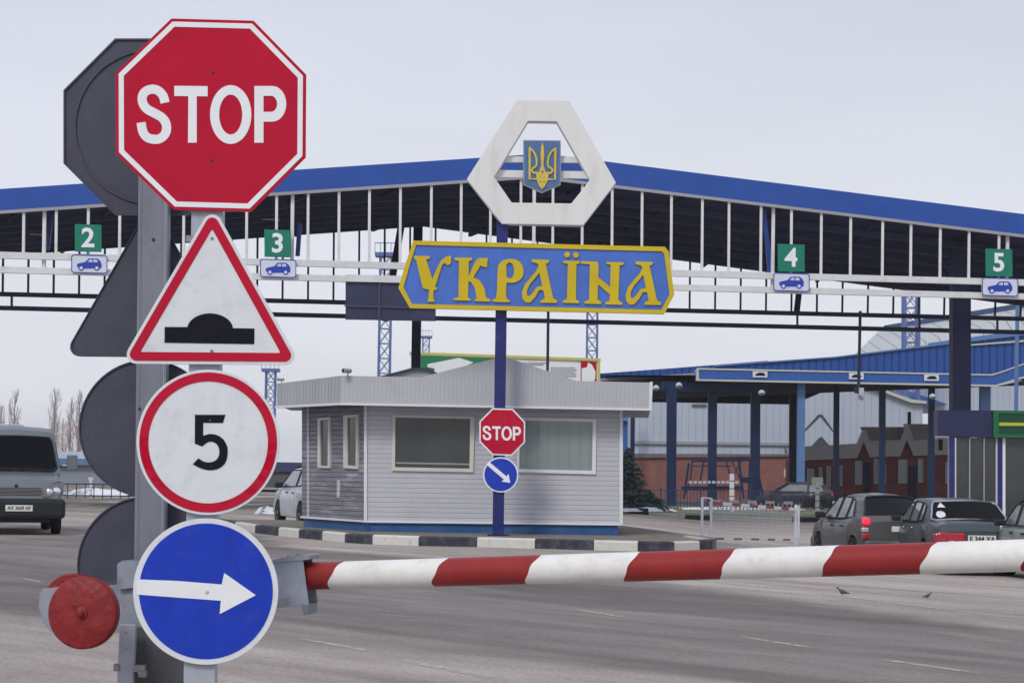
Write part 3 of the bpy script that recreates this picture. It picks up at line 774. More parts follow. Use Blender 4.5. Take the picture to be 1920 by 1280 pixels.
# plinth
z0 = ISL - .02
def wallbar(pl, x0, y0, x1, y1, h0, h1, o0, o1): return MB().trace(pl, [(x0, y0 + h0), (x1, y1 + h0), (x1, y1 + h1), (x0, y0 + h1)], o0, o1)
MB().trace(WF, [(688, 972), (1158, 978), (1158, 1010), (688, 1000)], -.14, -.04).build('plinth', M_plinth, booth)
MB().trace(WL, [(566, 966), (686, 972), (686, 1000), (566, 990)], -.14, -.04).build('plinth', M_plinth, booth)
# trims
wallbar(WF, 682, 975, 1168, 980.5, 0, 4, 0, .03).build('base_trim', M_trim, booth)
wallbar(WL, 565, 967, 684, 975, 0, 3.5, 0, .03).build('base_trim', M_trim, booth)
MB().trace(WF, [(683, 755), (688.5, 755), (688.5, 978), (683, 978)], 0, .035).build('corner_trim', M_trim, booth)
MB().trace(WF, [(1162, 765), (1168, 765), (1168, 983), (1162, 983)], 0, .035).build('corner_trim', M_trim, booth)
MB().trace(WL, [(577, 760), (580, 760), (580, 969), (577, 969)], 0, .02).build('corner_trim', M_sid, booth)
# pale weathering panels and loose boards on the side wall
MB().trace(WL, Z5([(385, 705), (400, 705), (398, 790), (384, 788)]), .001, .01).build('siding_patch', M_sid, booth)
def window(pl, outer, inner, gm, parent, fm=M_trim, extra=None, depth=.05, name='window'):
    fr = MB().trace(pl, [outer, inner[::-1]], -.02, .045).build(name, fm, parent)
    ORG[fr] = ORG[parent]
    MB().trace(pl, inner, .004, .012).build('pane', gm, fr)
    if extra:
        for e_ in extra: MB().trace(pl, e_, .012, .03).build('mullion', fm, fr)
    return fr
w1 = window(WF, Z5([(648, 398), (1038, 405), (1030, 669), (645, 662)]), Z5([(662, 410), (1016, 417), (1012, 652), (660, 645)]), M_glass, booth, M_cream)
MB().trace(WF, Z5([(661, 621), (1012, 628), (1012, 635), (661, 628)]), .012, .02).build('inner_sill', M_gband, w1)
w2 = window(WF, Z5([(1240, 409), (1613, 417), (1610, 679), (1235, 669)]), Z5([(1251, 424), (1596, 432), (1592, 662), (1248, 654)]), M_curt, booth, M_trim)
w3 = window(WL, Z5([(300, 414), (358, 408), (356, 650), (300, 648)]), Z5([(312, 424), (350, 420), (348, 640), (312, 638)]), M_glass, booth, M_cream)
w4 = window(WL, Z5([(422, 400), (490, 396), (488, 654), (422, 650)]), Z5([(440, 412), (483, 408), (481, 640), (440, 636)]), M_glass, booth, M_cream)
# roof band (fascia), overhanging
RF = through(at(640, 760, YBT - .35), at(1222, 768, YBT - .95))
rfp = [(639.5, 704), (789, 707), (930, 671), (955, 671.5), (1082, 714), (1222.5, 717), (1220.5, 767.5), (638, 757)]
MB().trace(RF, rfp, -.05, 0).build('roof_band', M_rib, booth)
RL = through(at(518, 760, YBT + 3.0), at(640, 760, YBT - .35))
MB().trace(RL, [(518.5, 719), (640, 704), (638.5, 757), (519, 763)], -.05, 0).build('roof_band', M_rib2, booth)
MB().trace(RF, [(637, 755), (1222, 765.5), (1222, 769.5), (637, 759)], -.06, .02).build('drip_edge', M_trim, booth)
MB().trace(RL, [(517, 761), (638, 755), (638, 759), (517, 765)], -.06, .02).build('drip_edge', M_trim, booth)
MB().trace(RF, [(1218.5, 715.5), (1224, 715.7), (1222, 768), (1216.5, 768)], 0, .015).build('end_trim', M_trim, booth)
# soffit and roof deck behind the band
def roofdeck(z_pts, name, mt):
    m = MB(); m.add(z_pts, [list(range(len(z_pts)))]); m.build(name, mt, booth)
A_, B_, D_ = RF.pt(638, 756), RF.pt(1220, 767), RL.pt(519, 762)
roofdeck([A_ + Vector((0, .03, .01)), B_ + Vector((0, .03, .01)), Vector((B_.x + .4, backY - 3, B_.z)), Vector((D_.x, backY - 3, D_.z)), D_ + Vector((.05, 0, .01))], 'soffit', M_gband)
a1, a2, a3, a4 = RF.pt(640, 706), RF.pt(789, 709), RF.pt(1082, 716), RF.pt(1222, 719)
pk = RF.pt(942, 673)
bk = lambda p: Vector((p.x, backY - 3, p.z))
m = MB(); m.add([a1, a2, pk, a3, a4] + [bk(p) for p in (a1, a2, pk, a3, a4)], [[i, i + 1, i + 6, i + 5] for i in range(4)]); m.build('roof', M_gband, booth)
# cameras on the roof corner
def cctv(p, s, label, d=(-.6, -.8, 0)):
    c = T('security_camera', label, 'camera', p)
    MB().tube(p, p + Vector((0, 0, .12 * s)), .02 * s).build('bracket', M_post, c)
    d = Vector(d).normalized(); q = p + Vector((0, 0, .16 * s))
    m = MB(); m.lathe(q - d * .12 * s, d, [(.05 * s, 0), (.06 * s, .02 * s), (.06 * s, .24 * s), (.075 * s, .25 * s), (.075 * s, .30 * s), (.05 * s, .31 * s)], 16); m.build('housing', M_gband, c, smoothed=True)
    m = MB(); m.lathe(q + d * .185 * s, d, [(.045 * s, 0), (.04 * s, .012 * s)], 12); m.build('lens', M_black, c)
cctv(at(652, 706, YBT - .45), .75, 'grey camera housing on the front left corner of the booth roof')
cctv(at(528, 718, YBT + 2.8), .5, 'small dark camera on the rear left corner of the booth roof', (-1, -.3, 0))

# ================================================================== CENTRE POLE, NAME BOARD, EMBLEM
YP = 42.6
PP = front(YP)
pb = PP.pt(934, 995); pb.z = ISL
t = T('sign_pole', 'tall dark blue square pole in front of the guard booth', 'pole', pb)
ptop = PP.pt(942, 416)
MB().bar(ptop, pb, .225, .2, up=(0, 1, 0)).build('shaft', M_navy, t, bevel=.012)
MB().box(pb + Vector((0, 0, .012)), (.42, .42, .024)).build('base_plate', M_navyd, t)
# name board
NP = front(YP - .28, -1.5, 1005)
outer = Z2([(384, 857), (1726, 890), (1745, 915), (1775, 1145), (1722, 1248), (366, 1216), (305, 1110), (341, 985)])
inner = Z2([(399, 880), (1708, 914), (1722, 928), (1750, 1143), (1706, 1226), (378, 1194), (332, 1106), (366, 985)])
board = T('name_board', 'blue and yellow lettered name board across the pole above the booth', 'sign', NP.pt(1005, 585))
MB().trace(NP, outer, -.10, 0).build('panel', M_ublue, board)
MB().trace(NP, [outer, inner[::-1]], 0, .03).build('border', M_uyel, board)
L_U = [(388, 939), (472, 939), (472, 953), (453, 957), (486, 1062), (512, 1000), (534, 962), (560, 942), (587, 938), (583, 982), (566, 988), (552, 975), (538, 985), (500, 1104), (510, 1107), (508, 1119), (492, 1121), (491, 1162), (498, 1183), (458, 1183), (466, 1163), (468, 1118), (437, 1112), (432, 1098), (400, 962), (388, 950)]
L_K = [(605, 948), (697, 948), (697, 961), (680, 966), (679, 1048), (706, 985), (724, 957), (740, 950), (781, 950), (777, 1000), (756, 996), (742, 990), (704, 1054), (738, 1068), (764, 1112), (772, 1160), (795, 1171), (794, 1182), (707, 1180), (722, 1164), (712, 1108), (694, 1080), (679, 1072), (676, 1160), (692, 1170), (690, 1177), (600, 1175), (600, 1164), (625, 1159), (628, 966), (607, 961)]
L_P = [smooth_closed([(840, 983), (862, 961), (905, 953), (945, 963), (968, 992), (974, 1030), (960, 1062), (930, 1080), (900, 1083), (880, 1078), (878, 1166), (900, 1176), (898, 1186), (805, 1183), (806, 1172), (829, 1163), (834, 1000)]),
       [(880, 985), (896, 972), (912, 980), (921, 1005), (921, 1035), (909, 1056), (893, 1058), (881, 1050)][::-1]]
L_A = [[(1015, 957), (1108, 960), (1106, 974), (1090, 980), (1130, 1165), (1152, 1176), (1150, 1189), (1062, 1188), (1063, 1176), (1086, 1164), (1077, 1122), (1055, 1120), (1034, 1158), (1008, 1186), (984, 1188), (966, 1168), (963, 1132), (978, 1092), (1010, 1052), (1038, 1020), (1053, 990), (1044, 978), (1018, 972)],
       [(1056, 1028), (1072, 1098), (1042, 1104), (1020, 1136), (1002, 1154), (990, 1148), (990, 1122), (1006, 1088), (1034, 1056)][::-1]]
L_I = [(1183, 964), (1271, 966), (1271, 978), (1254, 983), (1251, 1170), (1269, 1181), (1268, 1191), (1180, 1188), (1181, 1178), (1203, 1168), (1208, 981), (1184, 976)]
L_N = [(1275, 967), (1368, 970), (1368, 981), (1372, 985), (1370, 1052), (1433, 1104), (1436, 985), (1413, 981), (1413, 971), (1505, 973), (1505, 985), (1484, 990), (1477, 1176), (1498, 1188), (1498, 1199), (1408, 1197), (1409, 1186), (1430, 1176), (1431, 1144), (1369, 1090), (1366, 1170), (1386, 1184), (1385, 1196), (1296, 1192), (1297, 1182), (1321, 1172), (1325, 984), (1277, 979)]
sh = lambda l, dx, dy: [(x + dx, y + dy) for x, y in l]
L_A2 = [sh(L_A[0], 553, 11), sh(L_A[1], 553, 11)]
letters = [[L_U], [L_K], L_P, L_A, [L_I], [circle(1204, 932, 15, 20)], [circle(1251, 934, 15, 20)], [L_N], L_A2]
for l in letters:
    ll = [Z2(x) for x in l]
    m = MB().trace(NP, ll, .0, .035); o = m.build('letter', M_uyel, board)
# hexagon emblem
HP = front(YP - .24, 0, 1015)
ho = Z6([(535, 38), (1020, 42), (1452, 800), (1150, 1193), (398, 1180), (75, 768)])
hi = Z6([(640, 232), (905, 236), (1212, 775), (1040, 992), (490, 984), (327, 748)])
em = T('hexagon_emblem', 'white six-sided frame with blue shield on top of the blue pole', 'emblem', HP.pt(1010, 421))
MB().trace(HP, [ho, hi[::-1]], -.32, 0).build('frame', M_hex, em, bevel=.01)
MB().trace(HP, Z6([(395, 548), (1110, 552), (1140, 606), (400, 600)]), -.24, -.14).build('crossbar', M_hex, em)
MB().trace(HP, Z6([(345, 674), (1175, 686), (1208, 752), (328, 738)]), -.24, -.14).build('crossbar', M_hex, em)
shl = Z6([(595, 408), (943, 412), (941, 822), (765, 896), (597, 820)])
s_ = MB().trace(HP, shl, -.06, .02).build('shield', M_edge, em); 
MB().trace(HP, inset(shl, 2.0), .02, .03).build('shield_field', M_shield, s_)
m = MB()
def st(pts, wd, sm=1, o=.0): m.trace(HP, Z6(ribbon(smooth(pts, sm) if sm else pts, wd)), .03 - .001, .055 + o)
st([(655, 480), (655, 770), (735, 768)], 20, 0); st([(892, 486), (889, 775), (808, 772)], 20, 0, .001)
st([(650, 478), (688, 512), (714, 560), (722, 620), (714, 655), (684, 668), (672, 690), (690, 715), (728, 712)], 17, 2, .002)
st([(898, 484), (856, 516), (830, 562), (820, 622), (826, 656), (856, 672), (868, 692), (850, 718), (812, 714)], 17, 2, .003)
m.trace(HP, Z6([(772, 430), (784, 470), (790, 545), (782, 640), (800, 700), (830, 728), (818, 790), (795, 835), (768, 866), (742, 832), (724, 788), (714, 726), (745, 698), (762, 640), (755, 545), (760, 470)]), .03, .06)
m.build('trident', M_gold, em)
m = MB()
for c in [(772, 705, 14), (752, 795, 9), (788, 797, 9), (752, 750, 6), (790, 752, 6)]: m.trace(HP, Z6(circle(c[0], c[1], c[2], 4)), .06, .063)
m.build('cutout', M_shield, em)

# stop sign and keep-left-arrow on the pole
SPL = front(YP - .13)
o5 = Z5([(1120, 366), (1217, 369), (1275, 432), (1274, 528), (1212, 591), (1120, 588), (1058, 525), (1058, 428)])
def tr5(pts): return Z5([(1073 + (x - 772) * (182 / 840), 449 + (y - 480) * (68 / 332) + (x - 772) * .004) for x, y in pts])
tt = T('stop_sign', 'small red STOP sign with white rim on the blue pole in front of the booth', 'road sign', SPL.pt(941, 854), 'signs on the booth pole')
MB().trace(SPL, o5, 0, .015).build('panel', M_white2, tt)
MB().trace(SPL, inset(o5, 2.6), .015, .02).build('disc', M_red, tt)
m = MB()
for l in stop_letters(tr5): m.trace(SPL, l, .02, .026)
m.build('lettering', M_white2, tt)
tt = T('direction_sign', 'small round blue sign with white arrow slanting down to the right, on the blue pole', 'road sign', SPL.pt(939, 922), 'signs on the booth pole')
cc = Z5([(1159, 681)])[0]
MB().trace(SPL, circle(cc[0], cc[1], 33, 40), 0, .015).build('panel', M_white2, tt)
MB().trace(SPL, circle(cc[0], cc[1], 30.6, 40), .015, .02).build('disc', M_sblue, tt)
MB().trace(SPL, Z5([(1107, 622), (1187, 689), (1196, 676), (1204, 719), (1162, 713), (1174, 703), (1095, 636)]), .02, .026).build('arrow', M_white2, tt)

# ================================================================== MAIN CANOPY
YC = 70.0
CF = front(YC, 7, 960)
u7 = CF.u
CR = Pl(at(960, 500, 84.0), u7)
X0, X1 = -260, 2260
def lin(pts, x):
    for a, b in zip(pts, pts[1:]):
        if x <= b[0] or b is pts[-1]:
            return a[1] + (b[1] - a[1]) * (x - a[0]) / (b[0] - a[0])
f_top = [(X0, 372), (0, 355), (1018, 289), (1920, 402.5), (X1, 445)]
f_bot = [(X0, 415), (0, 398), (1004, 332), (1920, 443), (X1, 484)]
r_edge = [(X0, 494), (0, 476), (770, 422), (1920, 574), (X1, 619)]
cb = gnd(1800, 955); 
canopy = T('border_canopy', 'huge gabled canopy with bright blue edge spanning the checkpoint lanes', 'canopy', Vector((CF.pt(960, 500).x, YC, 0)))
fp = [(X0, lin(f_top, X0)), (1018, 289), (X1, lin(f_top, X1)), (X1, lin(f_bot, X1)), (1004, 332), (X0, lin(f_bot, X0))]
MB().trace(CF, fp, -.06, .10).build('fascia', M_fascia, canopy)
for pts_ in ([(X0, f_bot[0][1]), (1004, 332)], [(1004, 332), (X1, f_bot[-1][1])]):
    MB().bar(CF.pt(*pts_[0], .12), CF.pt(*pts_[1], .12), .05, .10).build('gutter', M_gband, canopy)
# roof: under-sheet from front edge to rear edge, with a top sheet above
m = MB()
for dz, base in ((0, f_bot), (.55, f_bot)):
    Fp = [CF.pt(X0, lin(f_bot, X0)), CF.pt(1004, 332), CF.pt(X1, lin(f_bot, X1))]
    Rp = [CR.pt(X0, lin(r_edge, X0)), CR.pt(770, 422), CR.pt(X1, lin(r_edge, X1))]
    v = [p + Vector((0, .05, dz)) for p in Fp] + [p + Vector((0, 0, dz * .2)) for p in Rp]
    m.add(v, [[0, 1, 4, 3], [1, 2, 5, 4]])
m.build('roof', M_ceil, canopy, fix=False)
# ceiling purlins and rafters
for k in range(1, 7):
    t_ = k / 7
    P3 = [Fp[i].lerp(Rp[i], t_) + Vector((0, 0, -.16)) for i in range(3)]
    for i in range(2): MB().bar(P3[i], P3[i + 1], .14, .22).build('purlin', M_dark, canopy)
for k in range(14):
    s_k = (k + .5) / 14
    a = Fp[0].lerp(Fp[1], s_k * 2) if s_k < .5 else Fp[1].lerp(Fp[2], s_k * 2 - 1)
    b = Rp[0].lerp(Rp[1], s_k * 2) if s_k < .5 else Rp[1].lerp(Rp[2], s_k * 2 - 1)
    MB().bar(a + Vector((0, .3, -.08)), b + Vector((0, 0, -.08)), .12, .14).build('rafter', M_ceil, canopy)
# ceiling lamps (unlit)
for k, (px, py) in enumerate([(62, 440), (498, 412), (1367, 437), (1780, 490)]):
    a = CF.pt(px, py, -6); MB().box(a, (1.0, .25, .06)).build('strip_lamp', M_gband, canopy)
# white girders and mullions on the front
ub = [(X0, 471.5), (0, 478.5), (1280, 514), (1920, 530), (X1, 539)]
lbm = [(X0, 499), (0, 507), (1280, 540), (1920, 556), (X1, 565)]
for line, hh in ((ub, .21), (lbm, .20)):
    MB().bar(CF.pt(line[0][0], line[0][1], .0), CF.pt(line[-1][0], (line[-1][1]), .0), .2, hh).build('girder', M_girder, canopy)
thin = [-120, -68, -10, 45, 106, 166, 225, 285, 345, 404, 463, 519, 578, 636, 693, 751, 809, 865, 920, 977, 1037, 1092, 1148, 1204, 1259, 1317, 1367, 1427, 1484, 1540, 1595, 1655, 1708, 1763, 1817, 1873, 1930, 1985]
for x in thin:
    MB().bar(CF.pt(x, lin(f_bot, x), .02), CF.pt(x - 1, lin(ub, x), .02), .085, .085, up=(0, 1, 0)).build('mullion', M_girder, canopy)
for x in (84, 549, 1002, 1450, 1889):
    MB().bar(CF.pt(x, lin(f_bot, x), -.12), CF.pt(x - 2, lin(lbm, x), -.12), .11, .12, up=(0, 1, 0)).build('hanger_post', M_girder, canopy)
# dark rear girders, hangers
ru = [(X0, 545), (0, 552), (1920, 598), (X1, 606)]
rl = [(X0, 571), (0, 578), (1920, 623), (X1, 631)]
MB().bar(CR.pt(*ru[0]), CR.pt(*ru[-1]), .17, .17).build('rear_girder', M_dark, canopy)
MB().bar(CR.pt(*rl[0]), CR.pt(*rl[-1]), .17, .17).build('rear_girder', M_dark, canopy)
rx = [5 + 47.7 * k for k in range(-3, 44)]
for x in rx:
    MB().bar(CR.pt(x + 1, min(lin(r_edge, x), lin(ru, x) - 10)), CR.pt(x, lin(ru, x)), .075, .075, up=(0, 1, 0)).build('rear_hanger', M_dark, canopy)
for x in (22, 480, 1028, 1495, 1724, 1870):
    MB().bar(CR.pt(x, lin(ru, x)), CR.pt(x, lin(rl, x)), .08, .08, up=(0, 1, 0)).build('rear_hanger', M_dark, canopy)
# slanted struts
for a, b, mt, wd in [((98, 392), (88, 468), M_navy, .14), ((1430, 372), (1444, 512), M_fascia, .14), ((562, 420), (558, 480), M_navy, .14)]:
    MB().bar(CF.pt(*a, -.5), CF.pt(*b, -.5), wd, wd, up=(0, 1, 0)).build('strut', mt, canopy)
for a, b, wd in [((752, 425), (722, 602), .26), ((1500, 530), (1494, 583), .22)]:
    MB().bar(CR.pt(*a, .3), CR.pt(*b, .3), wd, wd, up=(0, 1, 0)).build('strut', M_navyd, canopy)
# columns
def column(pl, x, ytop, wpx, off, base_z, xb=None):
    a = pl.pt(x, ytop, off); b = a.copy(); b.z = base_z; wd = wpx * a.y / F
    MB().bar(a, b, wd, wd, up=(0, 1, 0)).build('column', M_navyd, canopy)
column(CF, 1800, 470, 34, -1.5, -.45)
column(CR, 784, 424, 17, 1.2, 0)
column(CR, 300, 455, 17, 1.2, 0)
# apex cap under the emblem + floodlights on girder
# ------- lane signs
def lane_sign(num, gx, gy, bx, by, label_n, label_c):
    """gx, gy: centre of green square; bx, by: centre of the car panel (photo pixels)"""
    LP = Pl(CF.p0 + CF.n * .22, CF.u)
    t = T('lane_number_sign', label_n, 'sign', LP.pt(gx, gy + 26), 'lane numbers on the canopy girder')
    sq = [(gx - 26, gy - 27), (gx + 24, gy - 25.5), (gx + 24.5, gy + 25.5), (gx - 25.5, gy + 24.5)]
    MB().trace(LP, sq, -.04, 0).build('panel', M_green, t)
    text_mb(num, LP.pt(gx - 1, gy + .5, .01), LP.u, .86, .02, LP.n, .021, sx=1.0).build('numeral', M_white2, t)
    t = T('lane_car_sign', label_c, 'sign', LP.pt(bx, by + 17), 'car lane panels on the canopy girder')
    o = rounded([(bx - 34, by - 18), (bx + 34, by - 16), (bx + 34, by + 18), (bx - 34, by + 16)], 5)
    MB().trace(LP, o, -.04, 0).build('panel', M_panel, t)
    MB().trace(LP, [o, rounded([(bx - 32.5, by - 16.5), (bx + 32.5, by - 14.6), (bx + 32.5, by + 16.5), (bx - 32.5, by + 14.5)], 4)[::-1]], 0, .012).build('border', M_pict, t)
    cs = lambda p: [(bx + (x - 615) / 3, by + (y - 446) / 3) for x, y in p]
    body = [(545, 450), (548, 444), (592, 434), (612, 415), (660, 415), (676, 428), (684, 446), (683, 468), (672, 470), (560, 472), (546, 460)]
    wins = [[(604, 434), (617, 420), (632, 420), (632, 436)], [(637, 420), (656, 420), (664, 436), (637, 436)]]
    MB().trace(LP, [cs(body)] + [cs(x)[::-1] for x in wins], 0, .012).build('pictogram', M_pict, t)
    m = MB()
    for wx in (569, 657): m.trace(LP, [cs(circle(wx, 468, 15, 16)), cs(circle(wx, 468, 9, 16))[::-1]], .012, .02)
    m.build('pictogram_wheels', M_pict, t)
    m = MB()
    for wx in (569, 657): m.trace(LP, cs(circle(wx, 468, 9, 16)), .012, .018)
    m.build('pictogram_hubs', M_panel, t)
for num, gx, gy, bx, by in (('2', 166, 447, 167.5, 495), ('3', 521.5, 457, 521.5, 503), ('4', 1484.5, 484, 1484, 529), ('5', 1874, 493, 1875, 538)):
    lane_sign(num, gx, gy, bx, by, 'green square with white number %s on the white girder' % num, 'white panel with blue car symbol hanging under the green %s' % num)

# dark board seen from behind, with pale beam on top
DB = Pl(CF.p0 + CF.n * 1.2, CF.u)
t = T('board_seen_from_behind', 'dark grey back of a hanging board left of the blue name board', 'board', DB.pt(732, 602))
MB().trace(DB, [(648, 528), (817, 532), (817, 602), (648, 599)], -.05, 0).build('panel', M_dark, t)
MB().trace(DB, [(648, 515), (817, 519), (817, 532), (648, 528)], -.15, .10).build('top_beam', M_girder, t)
MB().trace(DB, [(646, 572), (817, 576), (817, 579), (646, 575)], 0, .06).build('rail', M_back, t)
MB().trace(DB, [(710, 532), (713, 532), (712, 600), (709, 600)], 0, .06).build('rail', M_back, t)
# thin rods
def rod(px, y0, y1, Y, r, name, label, mt=M_dark):
    a, b = at(px, y0, Y), at(px - .5, y1, Y); return MB().tube(a, b, r, n=8).build(name, mt, label=label, cat='pole')
a_ = at(1028, 583, 75); b_ = a_.copy(); b_.z = 0
MB().tube(a_, b_, .05, n=8).build('thin_pole', M_dark, label='thin dark pole rising behind the booth roof right of the blue pole', cat='pole')
t = T('hanging_camera', 'long dark rod hanging from the dark girder with a small camera box', 'camera', at(1610, 748, 76))
MB().tube(at(1613, 583, 76), at(1609.5, 738, 76), .055, n=8).build('rod', M_dark, t)
MB().box(at(1615, 733, 75.9), (.17, .12, .24)).build('housing', M_girder, t)
MB().box(at(1605, 731, 76), (.12, .12, .22)).build('junction_box', M_dark, t)
MB().lathe(at(1611, 743, 76), (.3, -.8, -.4), [(.05, 0), (.07, .04), (.07, .2), (.04, .24)], 12).build('lens_barrel', M_gband, t, smoothed=True)

# ================================================================== MASTS
def mast(px, ytop, Y, wpx, label, head=False, base=0):
    top = at(px, ytop, Y); b = Vector((top.x, top.y, base)); wd = wpx * Y / F; h = top.z - base
    t = T('lattice_mast', label, 'mast', b, 'blue lattice masts')
    m = MB(); n = max(4, int(h / (wd * 1.25)))
    for i in (-1, 1):
        for j in (-1, 1): m.bar(b + Vector((i * wd / 2, j * wd / 2, 0)), Vector((b.x + i * wd / 2, b.y + j * wd / 2, top.z)), wd * .17)
    m.build('legs', M_lattice, t)
    m = MB()
    for k in range(n):
        z0_, z1_ = base + h * k / n, base + h * (k + 1) / n
        for j in (-1, 1):
            y = b.y + j * wd / 2
            m.bar((b.x - wd / 2, y, z0_), (b.x + wd / 2, y, z1_), wd * .06); m.bar((b.x + wd / 2, y + .01, z0_), (b.x - wd / 2, y + .01, z1_), wd * .06)
            m.bar((b.x - wd / 2, y, z1_), (b.x + wd / 2, y, z1_), wd * .07)
    m.build('bracing', M_lattice, t)
    if head:
        MB().box(top + Vector((0, 0, 0)), (wd * 1.9, wd * 1.6, wd * .35)).build('platform', M_lattice, t)
        m = MB()
        for i in range(5): m.bar(top + Vector((wd * .95 * (i / 2 - 1), -wd * .8, 0)), top + Vector((wd * .95 * (i / 2 - 1), -wd * .8, wd * 1.0)), wd * .05)
        m.bar(top + Vector((-wd * .95, -wd * .8, wd)), top + Vector((wd * .95, -wd * .8, wd)), wd * .07)
        m.build('railing', M_lattice, t)
mast(724, 478, 130, 21, 'blue lattice mast left of the dark column, rising over the booth roof', True)
mast(1111, 560, 135, 19, 'blue lattice mast behind the billboard right of the thin pole')
mast(508, 694, 160, 17, 'pale lattice mast with platform at the left end of the booth roof', True)
mast(799, 632, 190, 12, 'small far lattice mast with platform beside the dark column', True)
mast(1708, 545, 170, 26, 'blue lattice mast left of the big dark column on the right', False, -.4)

# ================================================================== BILLBOARD
YBB = 105
BBp = front(YBB, 4, 960)
t = T('billboard', 'yellow framed direction billboard, green and white, behind the booth roof', 'billboard', Vector((BBp.pt(950, 800).x, YBB, 0)))
ytop = lambda x: 664 + (x - 790) * (12 / 335)
MB().trace(BBp, [(770, 663), (1123, 675), (1123, 800), (770, 790)], -.2, 0).build('panel', M_white2, t)
MB().trace(BBp, [(774, 667), (930, 672), (955, 760), (774, 752)], 0, .04).build('green_field', mat('billboard green', (.02, .22, .09), .5), t)
MB().trace(BBp, Z5([(812, 158), (962, 128), (1030, 150), (1000, 165), (1000, 300), (845, 300), (845, 178), (812, 172)]), .04, .07).build('arrow', M_white2, t)
MB().trace(BBp, Z5([(1538, 145), (1612, 148), (1612, 300), (1538, 300)]), 0, .04).build('red_field', M_red, t)
MB().trace(BBp, Z5([(1542, 178), (1568, 172), (1572, 150), (1590, 160), (1608, 195), (1606, 226), (1600, 240), (1542, 240)]), .04, .07).build('hand_symbol', M_white2, t)
for x, y, w_ in ((1250, 150, 130), (1290, 158, 80), (1395, 172, 120), (1395, 182, 130), (1395, 192, 118), (1410, 202, 110), (1410, 212, 112)):
    m = MB()
    for k in range(int(w_ / 9)):
        m.trace(BBp, Z5([(x + k * 9, y), (x + k * 9 + 6, y), (x + k * 9 + 6, y + 5.5), (x + k * 9, y + 5.5)]), 0, .03)
    m.build('lettering', M_gband, t)
MB().trace(BBp, [(768, 659.5), (1126, 672), (1126, 677), (768, 664.5)], -.22, .10).build('frame', mat('billboard frame yellow', (.60, .55, .14), .5), t)
MB().trace(BBp, [(1120.5, 676), (1125, 676), (1125, 800), (1120.5, 800)], -.22, .10).build('frame', MATS['billboard frame yellow'], t)
for px in (840, 1080):
    a = BBp.pt(px, 795); b = a.copy(); b.z = 0; MB().bar(a, b, .3, .3, up=(0, 1, 0)).build('leg', M_navyd, t)

# small dark gabled roof peeking behind booth at left (x 700-830)
YQ = 60
QP = front(YQ)
t = T('rear_booth', 'dark grey booth behind, only its low gabled roof edge showing beside the column', 'booth', Vector((QP.pt(790, 800).x, YQ, 0)))
MB().trace(QP, [(716, 707), (773, 692), (800, 692), (858, 722), (858, 735), (716, 735)], -3, 0).build('roof', M_gband, t)
MB().trace(QP, [(714, 705), (773, 689.5), (800, 689.5), (860, 718), (860, 722), (800, 694), (773, 694), (714, 709)], -3.1, .1).build('roof_edge', M_dark, t)
a = QP.pt(722, 735); b = QP.pt(852, 735)
MB().box(((a.x + b.x) / 2, YQ + 1.6, a.z / 2), (b.x - a.x, 3, a.z)).build('wall', M_sid, t)

# ================================================================== CUSTOMS CANOPY ON THE RIGHT
YK = 118
KP = front(YK, 1.0, 1500)
GB = -.45
cc_ = T('customs_canopy', 'blue customs canopy with cream edged fascia and blue columns on the right', 'canopy', Vector((KP.pt(1560, 800).x, YK, GB)))
fas = Z3([(78, 930), (1740, 965), (1800, 945), (2200, 800), (2200, 900), (1760, 1033), (75, 1000)])
MB().trace(KP, fas, -.4, 0).build('fascia', M_cfas, cc_)
MB().trace(KP, [Z3([(78, 929), (1740, 964), (1800, 945), (2200, 800), (2200, 808), (1800, 953), (1742, 972), (90, 938), (92, 992), (1760, 1024), (2200, 890), (2200, 900), (1762, 1034), (74, 1001)])], 0, .06).build('fascia_trim', M_ctrim, cc_)
# car panels on it
for i, (x, y) in enumerate(Z3([(435, 965), (976, 975), (1399, 984)])):
    p_ = T('canopy_lane_sign', ['small white car panel leftmost on the blue customs fascia', 'small white car panel behind the hanging camera rod', 'small white car panel rightmost on the blue customs fascia'][i], 'sign', KP.pt(x, y + 7), 'white panels on the customs fascia')
    MB().trace(KP, [(x - 14, y - 6), (x + 13.5, y - 5.5), (x + 13.5, y + 6), (x - 14, y + 5.5)], .06, .1).build('panel', M_panel, p_)
    MB().trace(KP, [(x - 9, y), (x - 3, y - 3.2), (x + 6, y - 3), (x + 9, y), (x + 9, y + 2.6), (x - 9, y + 2.4)], .1, .12).build('pictogram', M_black, p_)
# corrugated gable wall above
MB().trace(KP, Z3([(180, 918), (860, 870), (1400, 805), (1900, 745), (2200, 715), (2200, 800), (1800, 945), (1740, 962), (100, 928)]), -.5, -.25).build('gable_wall', M_corr, cc_)
MB().trace(KP, Z3([(180, 912), (860, 864), (1400, 798), (1900, 738), (2200, 708), (2200, 717), (1900, 747), (1400, 807), (860, 871), (180, 920)]), -.6, -.1).build('ridge_flashing', M_cblue2, cc_)
MB().trace(KP, Z3([(1620, 795), (1920, 772), (2200, 742), (2200, 750), (1920, 782), (1620, 803)]), -.25, -.1).build('ledge', M_ctrim, cc_)
MB().trace(KP, Z3([(1400, 785), (1900, 715), (2200, 680), (2200, 712), (1900, 742), (1400, 802)]), -.9, -.6).build('upper_roof_edge', M_cblue2, cc_)
